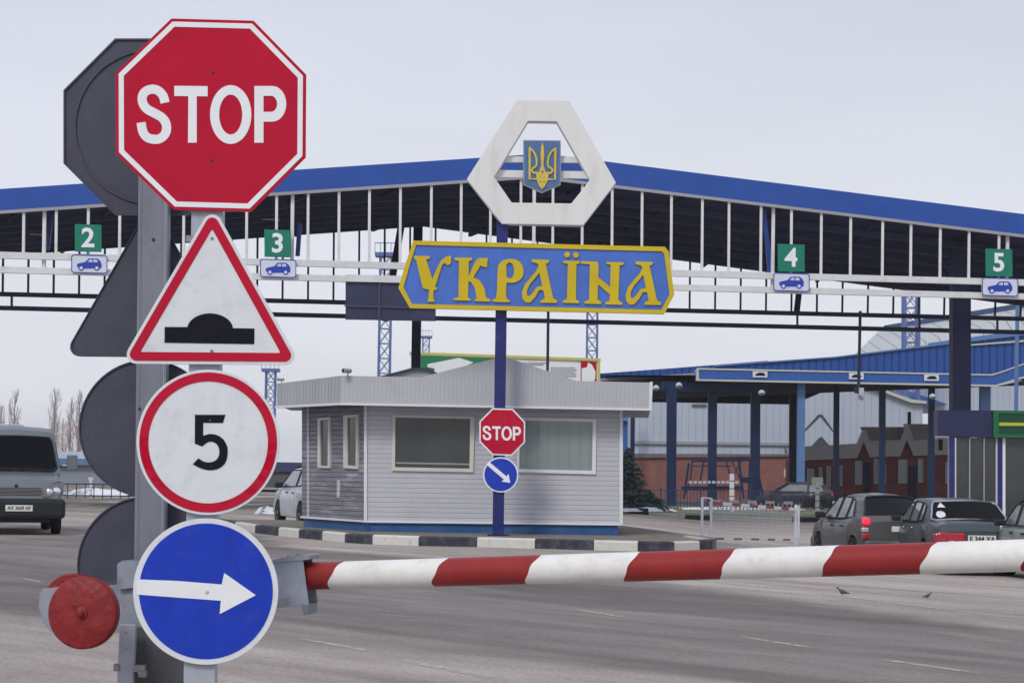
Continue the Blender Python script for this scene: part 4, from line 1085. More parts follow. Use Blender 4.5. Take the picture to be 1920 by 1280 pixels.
# low left roof edge rising to the right
K2 = front(YK + 4, 1, 1300)
MB().trace(K2, [(1124, 700), (1260, 690), (1440, 676), (1440, 684), (1300, 694), (1308, 700), (1124, 711)], -1, 0).build('roof_edge', M_corr, cc_)
MB().trace(K2, [(1124, 710), (1305, 699), (1305, 706), (1124, 716)], -.6, .06).build('roof_trim', M_gband, cc_)
MB().trace(K2, [(1342, 684), (1434, 677), (1434, 681), (1342, 688)], -2, -1).build('roof_cap', M_dark, cc_)
# soffit: from the front edge (118 m) to the far edge (155 m)
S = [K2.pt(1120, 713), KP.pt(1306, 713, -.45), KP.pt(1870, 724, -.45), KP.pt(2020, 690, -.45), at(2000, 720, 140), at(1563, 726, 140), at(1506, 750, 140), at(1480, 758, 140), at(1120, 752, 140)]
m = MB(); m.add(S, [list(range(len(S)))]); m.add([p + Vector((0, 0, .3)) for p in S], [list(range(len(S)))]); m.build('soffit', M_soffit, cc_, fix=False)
for (x0, x1, y0_, y1_) in ((1240, 1440, 715, 732),):
    MB().trace(front(YK + 1.2), [(x0, y0_), (x1, y0_ + 4), (x1, y1_ + 4), (x0, y1_)], -.3, 0).build('beam', M_cblue, cc_)
for x, wpx, mt, yt, Yc in ((1186, 8, M_cblue, 760, 150), (1259, 18, M_cblue, 722, 119), (1335.5, 16, M_cblue, 716, 120), (1416, 17, M_cblue, 716, 121), (1487, 14, M_navyd, 716, 130), (1501.5, 14, M_cblue2, 716, 119),
                       (1568, 10, M_navyd, 718, 121), (1654, 11, M_cblue, 720, 121), (1746, 11, M_cblue, 722, 121), (1846, 18, M_cblue2, 724, 120)):
    a = at(x + .6, yt, Yc); b = at(x - .6, 900, Yc); b.z = GB; wd = wpx * Yc / F
    MB().bar(a, b, wd, wd, up=(0, 1, 0)).build('column', mt, cc_)
for px, py in ((1230, 722), (1273, 717), (1428, 731), (1748, 738)):
    MB().lathe(at(px, py, 117), (0, -.4, -1), [(.05, 0), (.16, .08), (.20, .24), (.17, .26)], 12).build('floodlight', M_gwall, cc_, smoothed=True)
# thin pale downpipe at the far right
a, b = at(1908, 560, 95), at(1905, 770, 95); MB().tube(a, b, .09, n=8).build('downpipe', M_cblue2, label='thin pale blue pipe at the right edge before the customs canopy', cat='pipe')

# big pale roof hall behind
YH = 175
HPn = front(YH, 0, 1750)
t = T('customs_hall', 'long hall with pale ribbed roof behind the customs canopy', 'building', Vector((HPn.pt(1750, 800).x, YH, GB)))
A0, A1, A2, A3 = at(1592, 674, YH), at(1648, 620, YH + 14), at(2100, 548, YH + 14), at(2100, 670, YH)
m = MB(); m.add([A0, A1, A2, A3], [[0, 1, 2, 3]]); m.add([p - Vector((0, 0, .3)) for p in (A0, A1, A2, A3)], [[0, 1, 2, 3]]); m.build('roof', M_groof, t)
MB().bar(A1 + Vector((.5, 0, .2)), A2 + Vector((0, 0, .2)), .5, .55).build('ridge_cap', mat('ridge blue', (.04, .07, .16), .5), t)
MB().bar(A0, A3, .5, .6).build('eaves', M_cblue, t)
MB().box(((A0.x + A3.x) / 2 + 1, YH + 7, (A0.z + GB) / 2), (A3.x - A0.x, 12, A0.z - GB)).build('wall', M_gwall, t)

# pale grey warehouse with brick base
YW = 152
WP = front(YW, 0, 1500)
t = T('warehouse', 'pale grey warehouse with red brick base and low gable', 'building', Vector((WP.pt(1450, 800).x, YW, GB)))
MB().trace(WP, [(1188, 745), (1480, 748), (1500, 745), (1597, 718), (1625, 722), (1706, 752), (1730, 756), (1730, 860), (1188, 852)], -8, 0).build('wall', M_gwall, t)
MB().trace(WP, [(1600, 716), (1626, 719), (1708, 749), (1735, 752), (1735, 757), (1706, 755), (1624, 724), (1600, 721)], -8, .5).build('roof_edge', M_ctrim, t)
MB().trace(WP, [(1188, 826), (1500, 830), (1500, 835), (1188, 832)], 0, .2).build('flashing', M_gband, t)
MB().trace(WP, [(1188, 856), (1196, 854), (1500, 854), (1500, 945), (1188, 945)], -7, .3).build('brick_base', M_brick, t)
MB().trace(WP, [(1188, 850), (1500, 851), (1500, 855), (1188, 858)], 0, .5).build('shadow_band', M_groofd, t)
MB().trace(WP, [(1231, 858), (1232.5, 858), (1232.5, 945), (1231, 945)], .3, .36).build('joint', M_groofd, t)
MB().trace(WP, [(1469, 879), (1478, 879), (1478, 894), (1469, 894)], .3, .36).build('notice', M_cream, t)
MB().trace(WP, [(1471, 838), (1473, 838), (1473, 848), (1471, 848)], .0, .5).build('vent_pipe', M_groofd, t)
m = MB()
for k in range(9): m.trace(WP, [(1297 + k * 3.2, 757), (1299 + k * 3.2, 757), (1299 + k * 3.2, 762), (1297 + k * 3.2, 762)], .0, .15)
m.build('grille', M_groofd, t)
# blue roof bit behind right (1690-1780, 725-755)
t = T('blue_roofed_shed', 'shed with patchy blue and white roof behind the warehouse gable', 'building', Vector((at(1740, 800, 185).x, 185, GB)))
A0, A1, A2, A3 = at(1640, 715, 175), at(1790, 713, 185), at(1800, 756, 178), at(1722, 758, 172)
m = MB(); m.add([A0, A1, A2, A3], [[0, 1, 2, 3]]); m.build('roof', mat('patchy blue roof', (.05, .12, .36), .6, var=.2, scale=.5, dirt=((.5, .54, .62), .9, .5)), t, fix=False)
a = at(1727, 758, 182); b = at(1790, 758, 182)
MB().box(((a.x + b.x) / 2, 184, (a.z + at(1740, 790, 182).z) / 2), (b.x - a.x, 3, a.z - at(1740, 784, 182).z)).build('wall', M_plinth, t)
# added white panel standing in for bright sky seen between the columns
MB().trace(front(165), [(1724, 775), (1757, 775), (1757, 800), (1724, 800)], -.5, 0).build('sky_backdrop', mat('sky backdrop white', (.9, .9, .92), .6), label='bright white hut standing in for sky seen between the columns right of the gabled brick building', cat='backdrop')
# navy-blue building left of warehouse (1167-1195, 770-..)
t = T('blue_shed', 'small bright blue shed beside the right edge of the booth', 'shed', at(1181, 935, 160))
MB().trace(front(160), [(1150, 770), (1190, 771), (1190, 789), (1150, 788)], -4, .4).build('roof', mat('bright blue roof', (.08, .25, .55), .5), t)
MB().trace(front(160), [(1152, 789), (1188, 789), (1188, 938), (1152, 938)], -3.6, 0).build('wall', M_cfas, t)

# gabled brick building
YG = 136
GP2 = front(YG, 2, 1640)
t = T('gabled_brick_building', 'low dark red brick building with grey zigzag gabled roof', 'building', Vector((GP2.pt(1650, 930).x, YG, GB)))
z4b = zc(4.571, 1500, 680)
MB().trace(GP2, z4b([(30, 828), (450, 815), (1290, 780), (1290, 1240), (30, 1240)]), -7, 0).build('wall', M_brickd, t)
MB().trace(GP2, z4b([(30, 715), (180, 710), (490, 690), (540, 575), (560, 575), (590, 668), (850, 660), (905, 530), (925, 530), (965, 665), (1120, 652), (1190, 650), (1190, 640), (1290, 640), (1290, 785), (965, 795), (908, 655), (850, 800), (590, 808), (540, 670), (480, 815), (35, 835)]), -.3, .3).build('roof_band', mat('pale gable band', (.52, .50, .52), .6, var=.06, scale=.5), t)
for q_ in ([(470, 830), (540, 672), (605, 812)], [(840, 812), (908, 657), (975, 800)]): MB().trace(GP2, z4b(q_), -.6, .1).build('gable_infill', M_brickd, t)
MB().trace(GP2, z4b([(535, 548), (905, 548), (870, 680), (590, 680)]), -.75, -.32).build('roof', mat('weathered brown roof', (.30, .27, .27), .7, var=.15, scale=.6), t)
MB().trace(GP2, z4b([(905, 522), (1150, 522), (1150, 665), (955, 665)]), -.75, -.32).build('roof', mat('weathered brown roof', (.30, .27, .27), .7, var=.15, scale=.6), t)
MB().trace(GP2, z4b([(1180, 655), (1212, 655), (1212, 750), (1180, 750)]), .3, .36).build('vent', M_black, t)
MB().trace(GP2, z4b([(35, 580), (165, 440), (200, 445), (300, 590), (285, 590), (180, 462), (40, 600)]), -.3, -.2).build('gable_trim', M_trim, t)
MB().trace(GP2, z4b([(85, 716), (165, 635), (180, 635), (248, 712)]), .3, .35).build('dormer', M_gwall, t)
for px, w_, y0_, y1_ in ((88, 62, 908, 1065), (175, 26, 895, 1000), (244, 34, 885, 1060), (350, 24, 880, 1055), (500, 60, 840, 1040), (650, 38, 825, 1035), (728, 14, 860, 1030), (878, 78, 830, 1030), (1030, 44, 825, 1025), (1260, 36, 850, 1030)):
    o = z4b([(px - w_ / 2, y0_), (px + w_ / 2, y0_), (px + w_ / 2, y1_), (px - w_ / 2, y1_)])
    i = z4b([(px - w_ / 2 + 6, y0_ + 8), (px + w_ / 2 - 6, y0_ + 8), (px + w_ / 2 - 6, y1_ - 8), (px - w_ / 2 + 6, y1_ - 8)])
    fr = MB().trace(GP2, [o, i[::-1]], 0, .12).build('window', M_gwall, t); ORG[fr] = ORG[t]
    MB().trace(GP2, i, 0, .05).build('pane', M_curt, fr)
for pts_ in ([(930, 880), (1005, 880), (1005, 1200), (930, 1200)], [(545, 850), (605, 850), (605, 1180), (545, 1180)]):
    MB().trace(GP2, z4b(pts_), 0, .08).build('door', M_navyd, t)
m = MB(); m.tube(GP2.pt(*z4b([(937, 525)])[0], -2), GP2.pt(*z4b([(937, 420)])[0], -2), .12); m.build('chimney_pipe', M_dark, t)

# kiosk at the right edge
YI = 62
IP = front(YI, 0, 1830)
kz = zc(4.571, 1500, 680)
t = T('kiosk', 'glazed kiosk with navy and green sign boards at the right edge', 'kiosk', Vector((IP.pt(1850, 930).x, YI, GB)))
MB().trace(IP, kz([(1175, 405), (1640, 408), (1640, 640), (1175, 622)]), -.5, .12).build('name_panel', M_kiosk, t)
g = MB().trace(IP, kz([(1642, 408), (2300, 420), (2300, 650), (1642, 640)]), -2, .22).build('sign_board', M_kgreen, t); ORG[g] = ORG[t]
MB().trace(IP, kz([(1690, 512), (2300, 520), (2300, 544), (1690, 540)]), .22, .26).build('yellow_stripe', M_kyel, g)
MB().trace(IP, [kz([(1642, 408), (2300, 420), (2300, 650), (1642, 640)]), kz([(1685, 435), (2290, 445), (2290, 620), (1685, 612)])[::-1]], .22, .25).build('board_border', mat('kiosk bright green', (.012, .14, .05), .5), g)
MB().trace(IP, kz([(1320, 640), (2300, 650), (2300, 1320), (1320, 1320)]), -.9, -.7).build('rear_wall', M_gband, t)
MB().trace(IP, kz([(1325, 640), (1690, 645), (1690, 1320), (1325, 1320)]), -.06, -.03).build('glazing', M_glass, t)
MB().trace(IP, kz([(1755, 650), (2300, 660), (2300, 1320), (1755, 1320)]), -.06, -.03).build('glazing', M_glass, t)
for x, w_, mt in ((1300, 44, M_navy), (1330, 12, M_cream), (1452, 9, M_gband), (1575, 9, M_gband), (1712, 40, M_navy), (1742, 30, M_trim), (1682, 14, M_gwall)):
    MB().trace(IP, kz([(x - w_ / 2, 640), (x + w_ / 2, 640), (x + w_ / 2, 1320), (x - w_ / 2, 1320)]), -.03, .06).build('frame_post', mt, t)

# light masts / small sign posts on the lawn
def marker(px, ytop, ybot, wpx, head, Y, label):
    a, b = at(px + .3, ytop, Y), at(px, ybot, Y); t = T('marker_post', label, 'post', b, 'white marker posts')
    wd = wpx * Y / F; n = 5; 
    m = MB()
    for k in range(n):
        p, q = b.lerp(a, k / n), b.lerp(a, (k + .88) / n); m.bar(p, q, wd, wd, up=(0, 1, 0))
        if k < n - 1: m.bar(q, b.lerp(a, (k + 1) / n), wd * .96, wd * .96, up=(0, 1, 0), mi=1)
    m.build('post', [M_trim, M_dark], t)
    if head: MB().box(a + Vector((0, 0, 0)), (head[0] * Y / F, .12, head[1] * Y / F)).build('sign_plate', mat('pale yellow plate', (.62, .64, .50), .5), t)
marker(1372, 886, 958, 8, None, 97, 'white banded marker post on the lawn behind the crowd barrier')
marker(1532.5, 902, 962, 6.5, (20, 15), 92, 'white banded marker post with pale square plate beside the dark sedan')
marker(170, 897, 934, 4, (9, 5), 100, 'white marker post with small plate behind the left railing')

# blue climbing frame / car lift behind
YZ = 112
t = T('gantry_frame', 'blue tubular trapezoid frame standing in front of the brick wall', 'frame', Vector((at(1345, 945, YZ).x, YZ, GB)))
m = MB(); zp = zc(4.266, 1160, 700)
for a, b, wd in [((580, 700), (1085, 690), .12), ((560, 715), (520, 1000), .12), ((1085, 690), (1160, 1000), .14), ((500, 915), (980, 915), .2), ((590, 700), (570, 870), .08), ((680, 700), (650, 870), .1), ((770, 700), (780, 860), .08),
                 ((860, 700), (900, 860), .08), ((960, 695), (1000, 1000), .12), ((1050, 695), (1040, 1000), .1), ((580, 740), (900, 740), .06), ((990, 850), (1130, 860), .3), ((900, 690), (980, 860), .06), ((980, 690), (900, 860), .06), ((520, 1000), (560, 880), .08)]:
    for dy in (0, 1.6):
        p, q = zp([a, b]); m.bar(at(*p, YZ + dy), at(*q, YZ + dy), wd)
m.build('frame', M_cblue, t)
m = MB()
for k in range(11):
    p = zp([(575 + k * 37, 868)])[0]; m.box(at(*p, YZ - .3), (.16, .12, .13))
m.build('white_blocks', M_gwall, t)
MB().box(at(1372, 917, YZ + 1), (1.0, .2, .5)).build('orange_panel', M_rust, t)

# dark railing in front of the yard
def railing(p, q, h, step, label, mt, thick=.03, rails=(1.0, .2), stones=False):
    p, q = Vector(p), Vector(q); t = T('railing', label, 'fence', p.lerp(q, .5))
    d = q - p; n = int(d.length / step)
    m = MB()
    for r_ in rails: m.bar(p + Vector((0, 0, h * r_)), q + Vector((0, 0, h * r_)), thick * 1.4)
    m.build('rails', mt, t); m = MB()
    for k in range(n + 1): c = p.lerp(q, k / n); m.bar(c, c + Vector((0, 0, h)), thick)
    m.build('pickets', mt, t)
    m = MB()
    for k in range(0, n + 1, 12): c = p.lerp(q, k / n); m.bar(c, c + Vector((0, 0, h * 1.12)), thick * 2.6)
    m.build('posts', mt, t)
Yr = 104
pa, pb_ = at(1165, 950, Yr), at(1505, 955, Yr); pa.z = pb_.z = GB + .1
railing(pa, pb_, .95, .16, 'dark iron railing along the lawn in front of the customs yard', M_dark)
pa, pb_ = at(110, 934, 92), at(258, 937, 92); pa.z = pb_.z = 0
railing(pa, pb_, .62, .35, 'dark low railing behind the van at the left', M_dark, .035)
# kerb along the lawn, black and white stones
m = MB(); x = 3.6; i = 0
for L_ in (1.9, 1.45, 1.05, 3.2, 1.1, 2.9, 1.1, 2.9, 1.1, 3): 
    y = ya + .0
    m.box((x + L_ / 2, y + .1, gz(x + L_ / 2, y) + .05), (L_ - .02, .2, .22), mi=i % 2); x += L_; i += 1
m.build('lawn_kerb', [M_kb, M_kw], kind='structure', label='far black and white kerb along the lawn', org=(0, 0, 0))

# crowd barrier: white mesh panel with red marks
t = T('crowd_barrier', 'white mesh crowd barrier with red marks behind the boom', 'barrier', gnd(1408, 1020))
c1, c2 = gnd(1316, 1020), gnd(1497, 1021); dB = (c2 - c1); top_h = 1.02
for p in (c1, c1 + dB * .08, c2 - dB * .035, c2): MB().bar(p, p + Vector((0, 0, top_h)), .055, .055, up=(0, 1, 0)).build('post', M_trim, t)
m = MB()
for z in (top_h, .18): m.bar(c1 + Vector((0, 0, z)), c1 + dB * .08 + Vector((0, 0, z)), .03); m.bar(c2 - dB * .035 + Vector((0, 0, z)), c2 + Vector((0, 0, z)), .03)
m.build('rail', M_trim, t)
m = MB(); m.bar(c1 + dB * .09 + Vector((0, 0, .16)), c2 - dB * .04 + Vector((0, 0, .16)), .03); m.build('rail', M_trim, t)
m = MB()
for k in range(5):
    a = c1 + dB * (.12 + k * .175) + Vector((0, -.025, .13)); m.bar(a, a + dB * .075, .02, .045)
m.build('red_marks', M_bred, t)
m = MB()
for k in range(44):
    a = c1 + dB * (.09 + .87 * k / 43); m.bar(a + Vector((0, 0, .16)), a + Vector((0, 0, top_h - .12)), .007)
for k in range(10):
    z = .2 + k * .075; m.bar(c1 + dB * .09 + Vector((0, 0.004, z)), c2 - dB * .04 + Vector((0, 0.004, z)), .005)
m.build('mesh', M_trim, t)
# top rail in red and white lengths
m = MB()
for k in range(10):
    a = c1 + dB * (.09 + .087 * k) + Vector((0, 0, top_h - .10)); m.bar(a, a + dB * .087, .05, .075, mi=k % 2)
m.build('striped_rail', [M_bred, M_trim], t)
# far striped picket row on the lawn edge
Ypk = 90
a, b = at(1330, 962, Ypk), at(1500, 966, Ypk)
t = T('picket_row', 'low white picket row at the lawn edge behind the crowd barrier', 'fence', a.lerp(b, .5))
m = MB()
for k in range(22): c = a.lerp(b, k / 21); m.bar(c, c + Vector((0, 0, .5)), .045)
m.build('pickets', M_cream, t)
m = MB()
for k in range(5): p, q = a.lerp(b, .02 + k * .2) + Vector((0, 0, .52)), a.lerp(b, .12 + k * .2) + Vector((0, 0, .52)); m.bar(p, q, .05, .12)
m.build('top_rail', M_trim, t)

# ================================================================== LEFT BACKGROUND
YLB = 150
t = T('long_shed', 'long low shed with pale blue roof band behind the van', 'building', Vector((at(170, 900, YLB).x, YLB, 0)))
LPn = front(YLB, 0, 200)
MB().trace(LPn, [(-80, 843), (330, 849), (330, 862), (-80, 856)], -9, -.6).build('roof', mat('pale snow roof', (.52, .57, .66), .7, var=.05, scale=.4), t)
MB().trace(LPn, [(-80, 856), (330, 862), (330, 874), (-80, 868)], -8, 0).build('roof_band', mat('faded blue band', (.12, .19, .33), .6, var=.1, scale=.4), t)
MB().trace(LPn, [(-80, 868), (330, 874), (330, 915), (-80, 912)], -8, -.5).build('wall', mat('faded grey wall', (.25, .28, .34), .7, var=.1, scale=.4), t)
MB().trace(LPn, [(-80, 908), (330, 912), (330, 922), (-80, 919)], -7.9, -.3).build('wall_base', mat('faded blue base', (.075, .10, .18), .7, var=.15, scale=.5), t)
t = T('low_wall_building', 'long dark low building between the round signs and the booth', 'building', Vector((at(520, 900, 130).x, 130, 0)))
LQ = front(130, 0, 520)
MB().trace(LQ, [(430, 864), (620, 868), (620, 886), (430, 882)], -8, 0).build('roof_band', mat('faded navy band', (.045, .055, .13), .6, var=.1, scale=.4), t)
MB().trace(LQ, [(430, 882), (620, 886), (620, 916), (430, 912)], -7.6, -.2).build('wall', mat('faded brown wall', (.11, .105, .115), .7, var=.1, scale=.4), t)
MB().trace(LQ, [(430, 911), (620, 915), (620, 919), (430, 915)], 2, 2.4).build('rail', M_gband, t)
MB().trace(LQ, [(430, 915), (620, 919), (620, 936), (430, 932)], -7, 2.0).build('wall_base', M_back, t)

def bare_tree(px, ytop, Y, wpx, label, seed, mt=M_twig, name='poplar_tree', group='bare trees on the skyline', dens=1.0):
    rnd = random.Random(seed); top = at(px, ytop, Y); b = Vector((top.x, Y, 0)); H = top.z; wd = wpx * Y / F
    t = T(name, label, 'tree', b, group)
    m = MB(); m.tube(b, b + Vector((rnd.uniform(-.02, .02) * H, 0, H * .5)), H * .016, H * .010, 6); m.tube(b + Vector((0, 0, H * .5)), top, H * .010, H * .002, 6); m.build('trunk', M_twig if mt is M_twig else mt, t)
    m = MB(); n = int(46 * dens)
    for k in range(n):
        h = H * (.14 + .80 * (k / n)); ang = rnd.uniform(0, 6.283); f = .55 + .45 * math.sin(math.pi * min(1, k / n)) * rnd.uniform(.4, 1.3)
        ln = H * (.30 * (1 - .55 * k / n)); out = wd * .5 * f * rnd.uniform(.5, 1)
        p0 = b + Vector((0, 0, h)); p1 = p0 + Vector((math.cos(ang) * out, math.sin(ang) * out, ln * rnd.uniform(.7, 1)))
        pm = p0.lerp(p1, .45) + Vector((math.cos(ang) * out * .22, 0, 0))
        m.tube(p0, pm, H * .0042, H * .003, 4, cap=False); m.tube(pm, p1, H * .003, H * .0012, 4, cap=False)
        for s in range(5):
            q = pm.lerp(p1, rnd.random()); e_ = q + Vector((rnd.uniform(-1, 1) * out * .45, rnd.uniform(-1, 1) * out * .4, ln * rnd.uniform(.15, .5))); m.tube(q, e_, H * .0019, H * .0008, 3, cap=False)
    m.build('crown', mt, t, fix=False)
YT = 330
bare_tree(3, 762, YT, 20, 'bare poplar at the very left edge above the van roof', 1)
bare_tree(28, 736, YT, 26, 'bare poplar standing alone above the van roof', 2)
bare_tree(104, 735, YT, 30, 'tallest bare poplar left of the dark round sign back', 3)
bare_tree(134, 752, YT, 20, 'slim bare poplar between two taller ones', 4)
bare_tree(150, 738, YT, 24, 'bare poplar touching the dark round sign back', 5)
bare_tree(118, 790, YT - 20, 34, 'low reddish bare bush under the poplars', 6, M_bush, 'bare_bush', 'bare bushes under the poplars', 1.4)
bare_tree(146, 796, YT - 24, 34, 'low reddish bare bush at the edge of the round sign back', 7, M_bush, 'bare_bush', 'bare bushes under the poplars', 1.4)
bare_tree(96, 800, YT - 26, 22, 'small pale bare bush beside the van roof', 8, M_twig, 'bare_bush', 'bare bushes under the poplars', 1.2)

# spruces beside the booth
def spruce(px, ytop, Y, wpx, label, seed, base=GB * .3):
    rnd = random.Random(seed); top = at(px, ytop, Y); b = Vector((top.x, Y, base)); H = top.z - base; wd = wpx * Y / F
    t = T('spruce_tree', label, 'tree', b, 'spruces beside the booth')
    MB().tube(b, top, H * .03, H * .005, 7).build('trunk', M_bark, t)
    m = MB()
    for k in range(170):
        f = (k / 170); h = H * (.04 + .95 * f); ang = k * 2.4 + rnd.uniform(-.4, .4); L_ = wd * .5 * (1 - f) ** .8 * rnd.uniform(.45, 1.15) + .04
        d = Vector((math.cos(ang), math.sin(ang), -.10 - .25 * rnd.random())); p0 = b + Vector((0, 0, h)); p1 = p0 + d * L_ + Vector((0, 0, .10 * L_))
        m.tube(p0, p1, .016, .005, 4, cap=False)
        side = Vector((-math.sin(ang), math.cos(ang), 0))
        for s in range(26):
            q = p0.lerp(p1, rnd.uniform(.15, 1.03)); sg = rnd.choice((-1, 1)); ll = (.10 + .22 * rnd.random()) * (1.1 - f * .5) * min(1, L_ + .3)
            e_ = q + (side * sg * rnd.uniform(.4, 1) + d * rnd.uniform(.3, .9) + Vector((0, 0, rnd.uniform(-.55, .25)))) * ll
            wv = Vector((rnd.uniform(-1, 1), rnd.uniform(-1, 1), rnd.uniform(-.6, .9))).normalized() * rnd.uniform(.025, .05)
            m.add([q - wv * .6, q + wv * .6, e_ + wv, e_ - wv], [[0, 1, 2, 3]])
    m.build('crown', M_spruce, t, fix=False)
spruce(1179, 838, 92, 92, 'dark blue-green spruce against the right end of the booth', 11)
spruce(1215, 918, 93, 74, 'low spreading spruce right of the taller one', 12)

# ================================================================== VEHICLES
def loft_profile(prof, x):
    if x <= prof[0][0]: return prof[0][1]
    for a, b in zip(prof, prof[1:]):
        if x <= b[0]: return a[1] + (b[1] - a[1]) * (x - a[0]) / (b[0] - a[0])
    return prof[-1][1]
def vehicle(name, label, cat, loc, heading, P, paint, group=None):
    """P in metres; x forward, y to the left. heading: angle of the nose, from +X towards +Y."""
    t = T(name, label, cat, loc, group)
    Mz = Matrix.Rotation(heading, 3, 'Z'); O = Vector(loc)
    Wd = lambda v: O + Mz @ Vector(v)
    L, W = P['L'] / 2, P['W'] / 2; top = P['top']; ax_ = P['axles']; wr = P['wheel']; zs = P.get('sill', .26)
    def put(mb, nm, mt, par=t, sm=False, bev=0):
        k = MB(); k.v = [Wd(v) for v in mb.v]; k.f = mb.f; k.mi = mb.mi
        if par is not t: ORG[par] = ORG[t]
        return k.build(nm, mt, par, smoothed=sm, bevel=bev)
    # lower body
    N = 64; rows = []
    xs_ = [-L + 2 * L * (0.5 - 0.5 * math.cos(math.pi * i / N)) for i in range(N + 1)]
    xs_ = sorted(set([round(x, 4) for x in xs_ + [a + wr * 1.18 * math.cos(R(q)) for a in ax_ for q in range(0, 181, 15)]]))
    rowsL = []
    for x in xs_:
        e_ = abs(x) / L; wv = W * (1 - P.get('round', .14) * e_ ** 7) * (1 - .02 * e_)
        zt = loft_profile(top, x); zb = zs + .05 * e_ ** 8
        for a in ax_:
            d = wr * 1.16
            if abs(x - a) < d: zb = max(zb, wr * .98 + math.sqrt(d * d - (x - a) ** 2) * 1.0)
        zb = min(zb, zt - .16)
        drop = .10 * e_ ** 14
        row = [(wv * .955, zb), (wv * .985, zb + (zt - zb) * .22), (wv, zb + (zt - zb) * .52), (wv * .992, zb + (zt - zb) * .72), (wv * .965, zt - .07), (wv * .90, zt - .018), (wv * .70, zt + .004), (0, zt + .018)]
        rowsL.append([(x, y, z) for y, z in row])
    m = MB()
    full = [[Vector(p) for p in r] + [Vector((p[0], -p[1], p[2])) for p in r[::-1][1:]] for r in rowsL]
    m.grid(full)
    k = len(full[0])
    m.add(full[0], [list(range(k))]); m.add(full[-1], [list(range(k))])
    import bmesh
    put(m, 'body', paint, sm=38)
    # underside (dark)
    m = MB(); m.box((0, 0, zs + .10), (2 * L * .92, 2 * W * .78, .26)); put(m, 'underbody', M_plast)
    # cabin
    cb = P['cabin']; zbase = lambda x: loft_profile(top, x) - .03; zr = max(z for x, z in cb)
    wb, wt = P['wb'], P['wt']; z_b = P['belt']
    def yw(z): return wb + (wt - wb) * max(0, min(1, (z - z_b) / (zr - z_b)))
    xc = sorted(set([x for x, z in cb] + [cb[0][0] + (cb[-1][0] - cb[0][0]) * i / 30 for i in range(31)]))
    rows = []
    for x in xc:
        z = loft_profile(cb, x); zl = min(zbase(x) - .02, z - .005); cr_ = .10 * min(1, (z - zl) / .4)
        r = [(yw(zl), zl), (yw(zl + (z - cr_ - zl) * .5), zl + (z - cr_ - zl) * .5), (yw(z - cr_), z - cr_), (yw(z) * .93, z - cr_ * .48), (yw(z) * .72, z - .022), (0, z + .010)]
        rows.append([Vector((x, a, b)) for a, b in r] + [Vector((x, -a, b)) for a, b in r[::-1][1:]])
    m = MB(); m.grid(rows); put(m, 'cabin', paint, sm=50)
    # side windows
    for sgn in (-1, 1):
        for wpoly in P['side_windows']:
            m = MB(); lo = []; hi_ = []
            for x, z in wpoly:
                y = yw(z); lo.append(Vector((x, sgn * (y - .01), z))); hi_.append(Vector((x, sgn * (y + .010), z)))
            n = len(lo); m.add(hi_ + lo, [list(range(n)), [i + n for i in range(n)][::-1]] + [[i, (i + 1) % n, (i + 1) % n + n, i + n] for i in range(n)])
            put(m, 'side_window', P.get('side_glass', M_cgl2))
            m = MB(); c = sum((v for v in hi_), Vector()) / n
            big = [c + (v - c) * 1.0 for v in hi_]
            for i in range(n): m.bar(big[i] + Vector((0, sgn * .004, 0)), big[(i + 1) % n] + Vector((0, sgn * .004, 0)), .022)
            put(m, 'window_frame', P.get('frame_mat', M_plast))
    # front and rear glass
    for key, nm in (('rear_glass', 'rear_window'), ('front_glass', 'windscreen')):
        if key not in P: continue
        (x0, z0_), (x1, z1_), a0_, a1_ = P[key]; nx = -1 if key == 'rear_glass' else 1
        nv = Vector((abs(z1_ - z0_) * nx, 0, abs(x1 - x0))).normalized() * .045
        m = MB(); rws = []
        for s in (0, .33, .66, 1):
            x, z, a = x0 + (x1 - x0) * s, z0_ + (z1_ - z0_) * s, a0_ + (a1_ - a0_) * s
            rws.append([Vector((x + (x1 - x0) * (.10 * (s < .1) - .10 * (s > .9)) * (abs(q) > .95) - nx * .03 * (q * q), a * q, z + (z1_ - z0_) * (.10 * (s < .1) - .10 * (s > .9)) * (abs(q) > .95) - P.get('crown', .03) * (q * q))) + nv for q in (-1, -.92, -.6, -.3, 0, .3, .6, .92, 1)])
        m.grid(rws); g = put(m, nm, P.get('rg_mat', M_cgl), sm=True)
        m = MB(); bd = [rws[0][i] for i in range(9)] + [rws[j][8] for j in range(1, 4)] + [rws[3][i] for i in range(7, -1, -1)] + [rws[j][0] for j in (2, 1)]
        for i in range(len(bd)): m.bar(bd[i] + nv * .2, bd[(i + 1) % len(bd)] + nv * .2, .03)
        put(m, 'window_seal', P.get('seal', M_plast), g)
    # wheels
    for a in ax_:
        for sgn in (-1, 1):
            m = MB(); c = (a, sgn * (W - .22), wr)
            m.lathe(c, (0, sgn, 0), [(wr * .7, 0), (wr * .96, .01), (wr, .04), (wr, .16), (wr * .95, .195), (wr * .66, .20), (wr * .62, .18)], 32)
            wo = put(m, 'wheel', M_tyre, sm=35)
            m = MB(); m.lathe((a, sgn * (W - .22), wr), (0, sgn, 0), [(wr * .60, .12), (wr * .62, .19), (wr * .55, .175), (wr * .2, .16), (wr * .14, .185), (wr * .02, .186)], 20)
            put(m, 'rim', P.get('rim', M_rim), wo, sm=35)
    for nm, mt, boxes in P.get('boxes', []):
        for c, sz in boxes:
            m = MB(); m.box(c, sz); put(m, nm, mt, bev=min(sz) * .25)
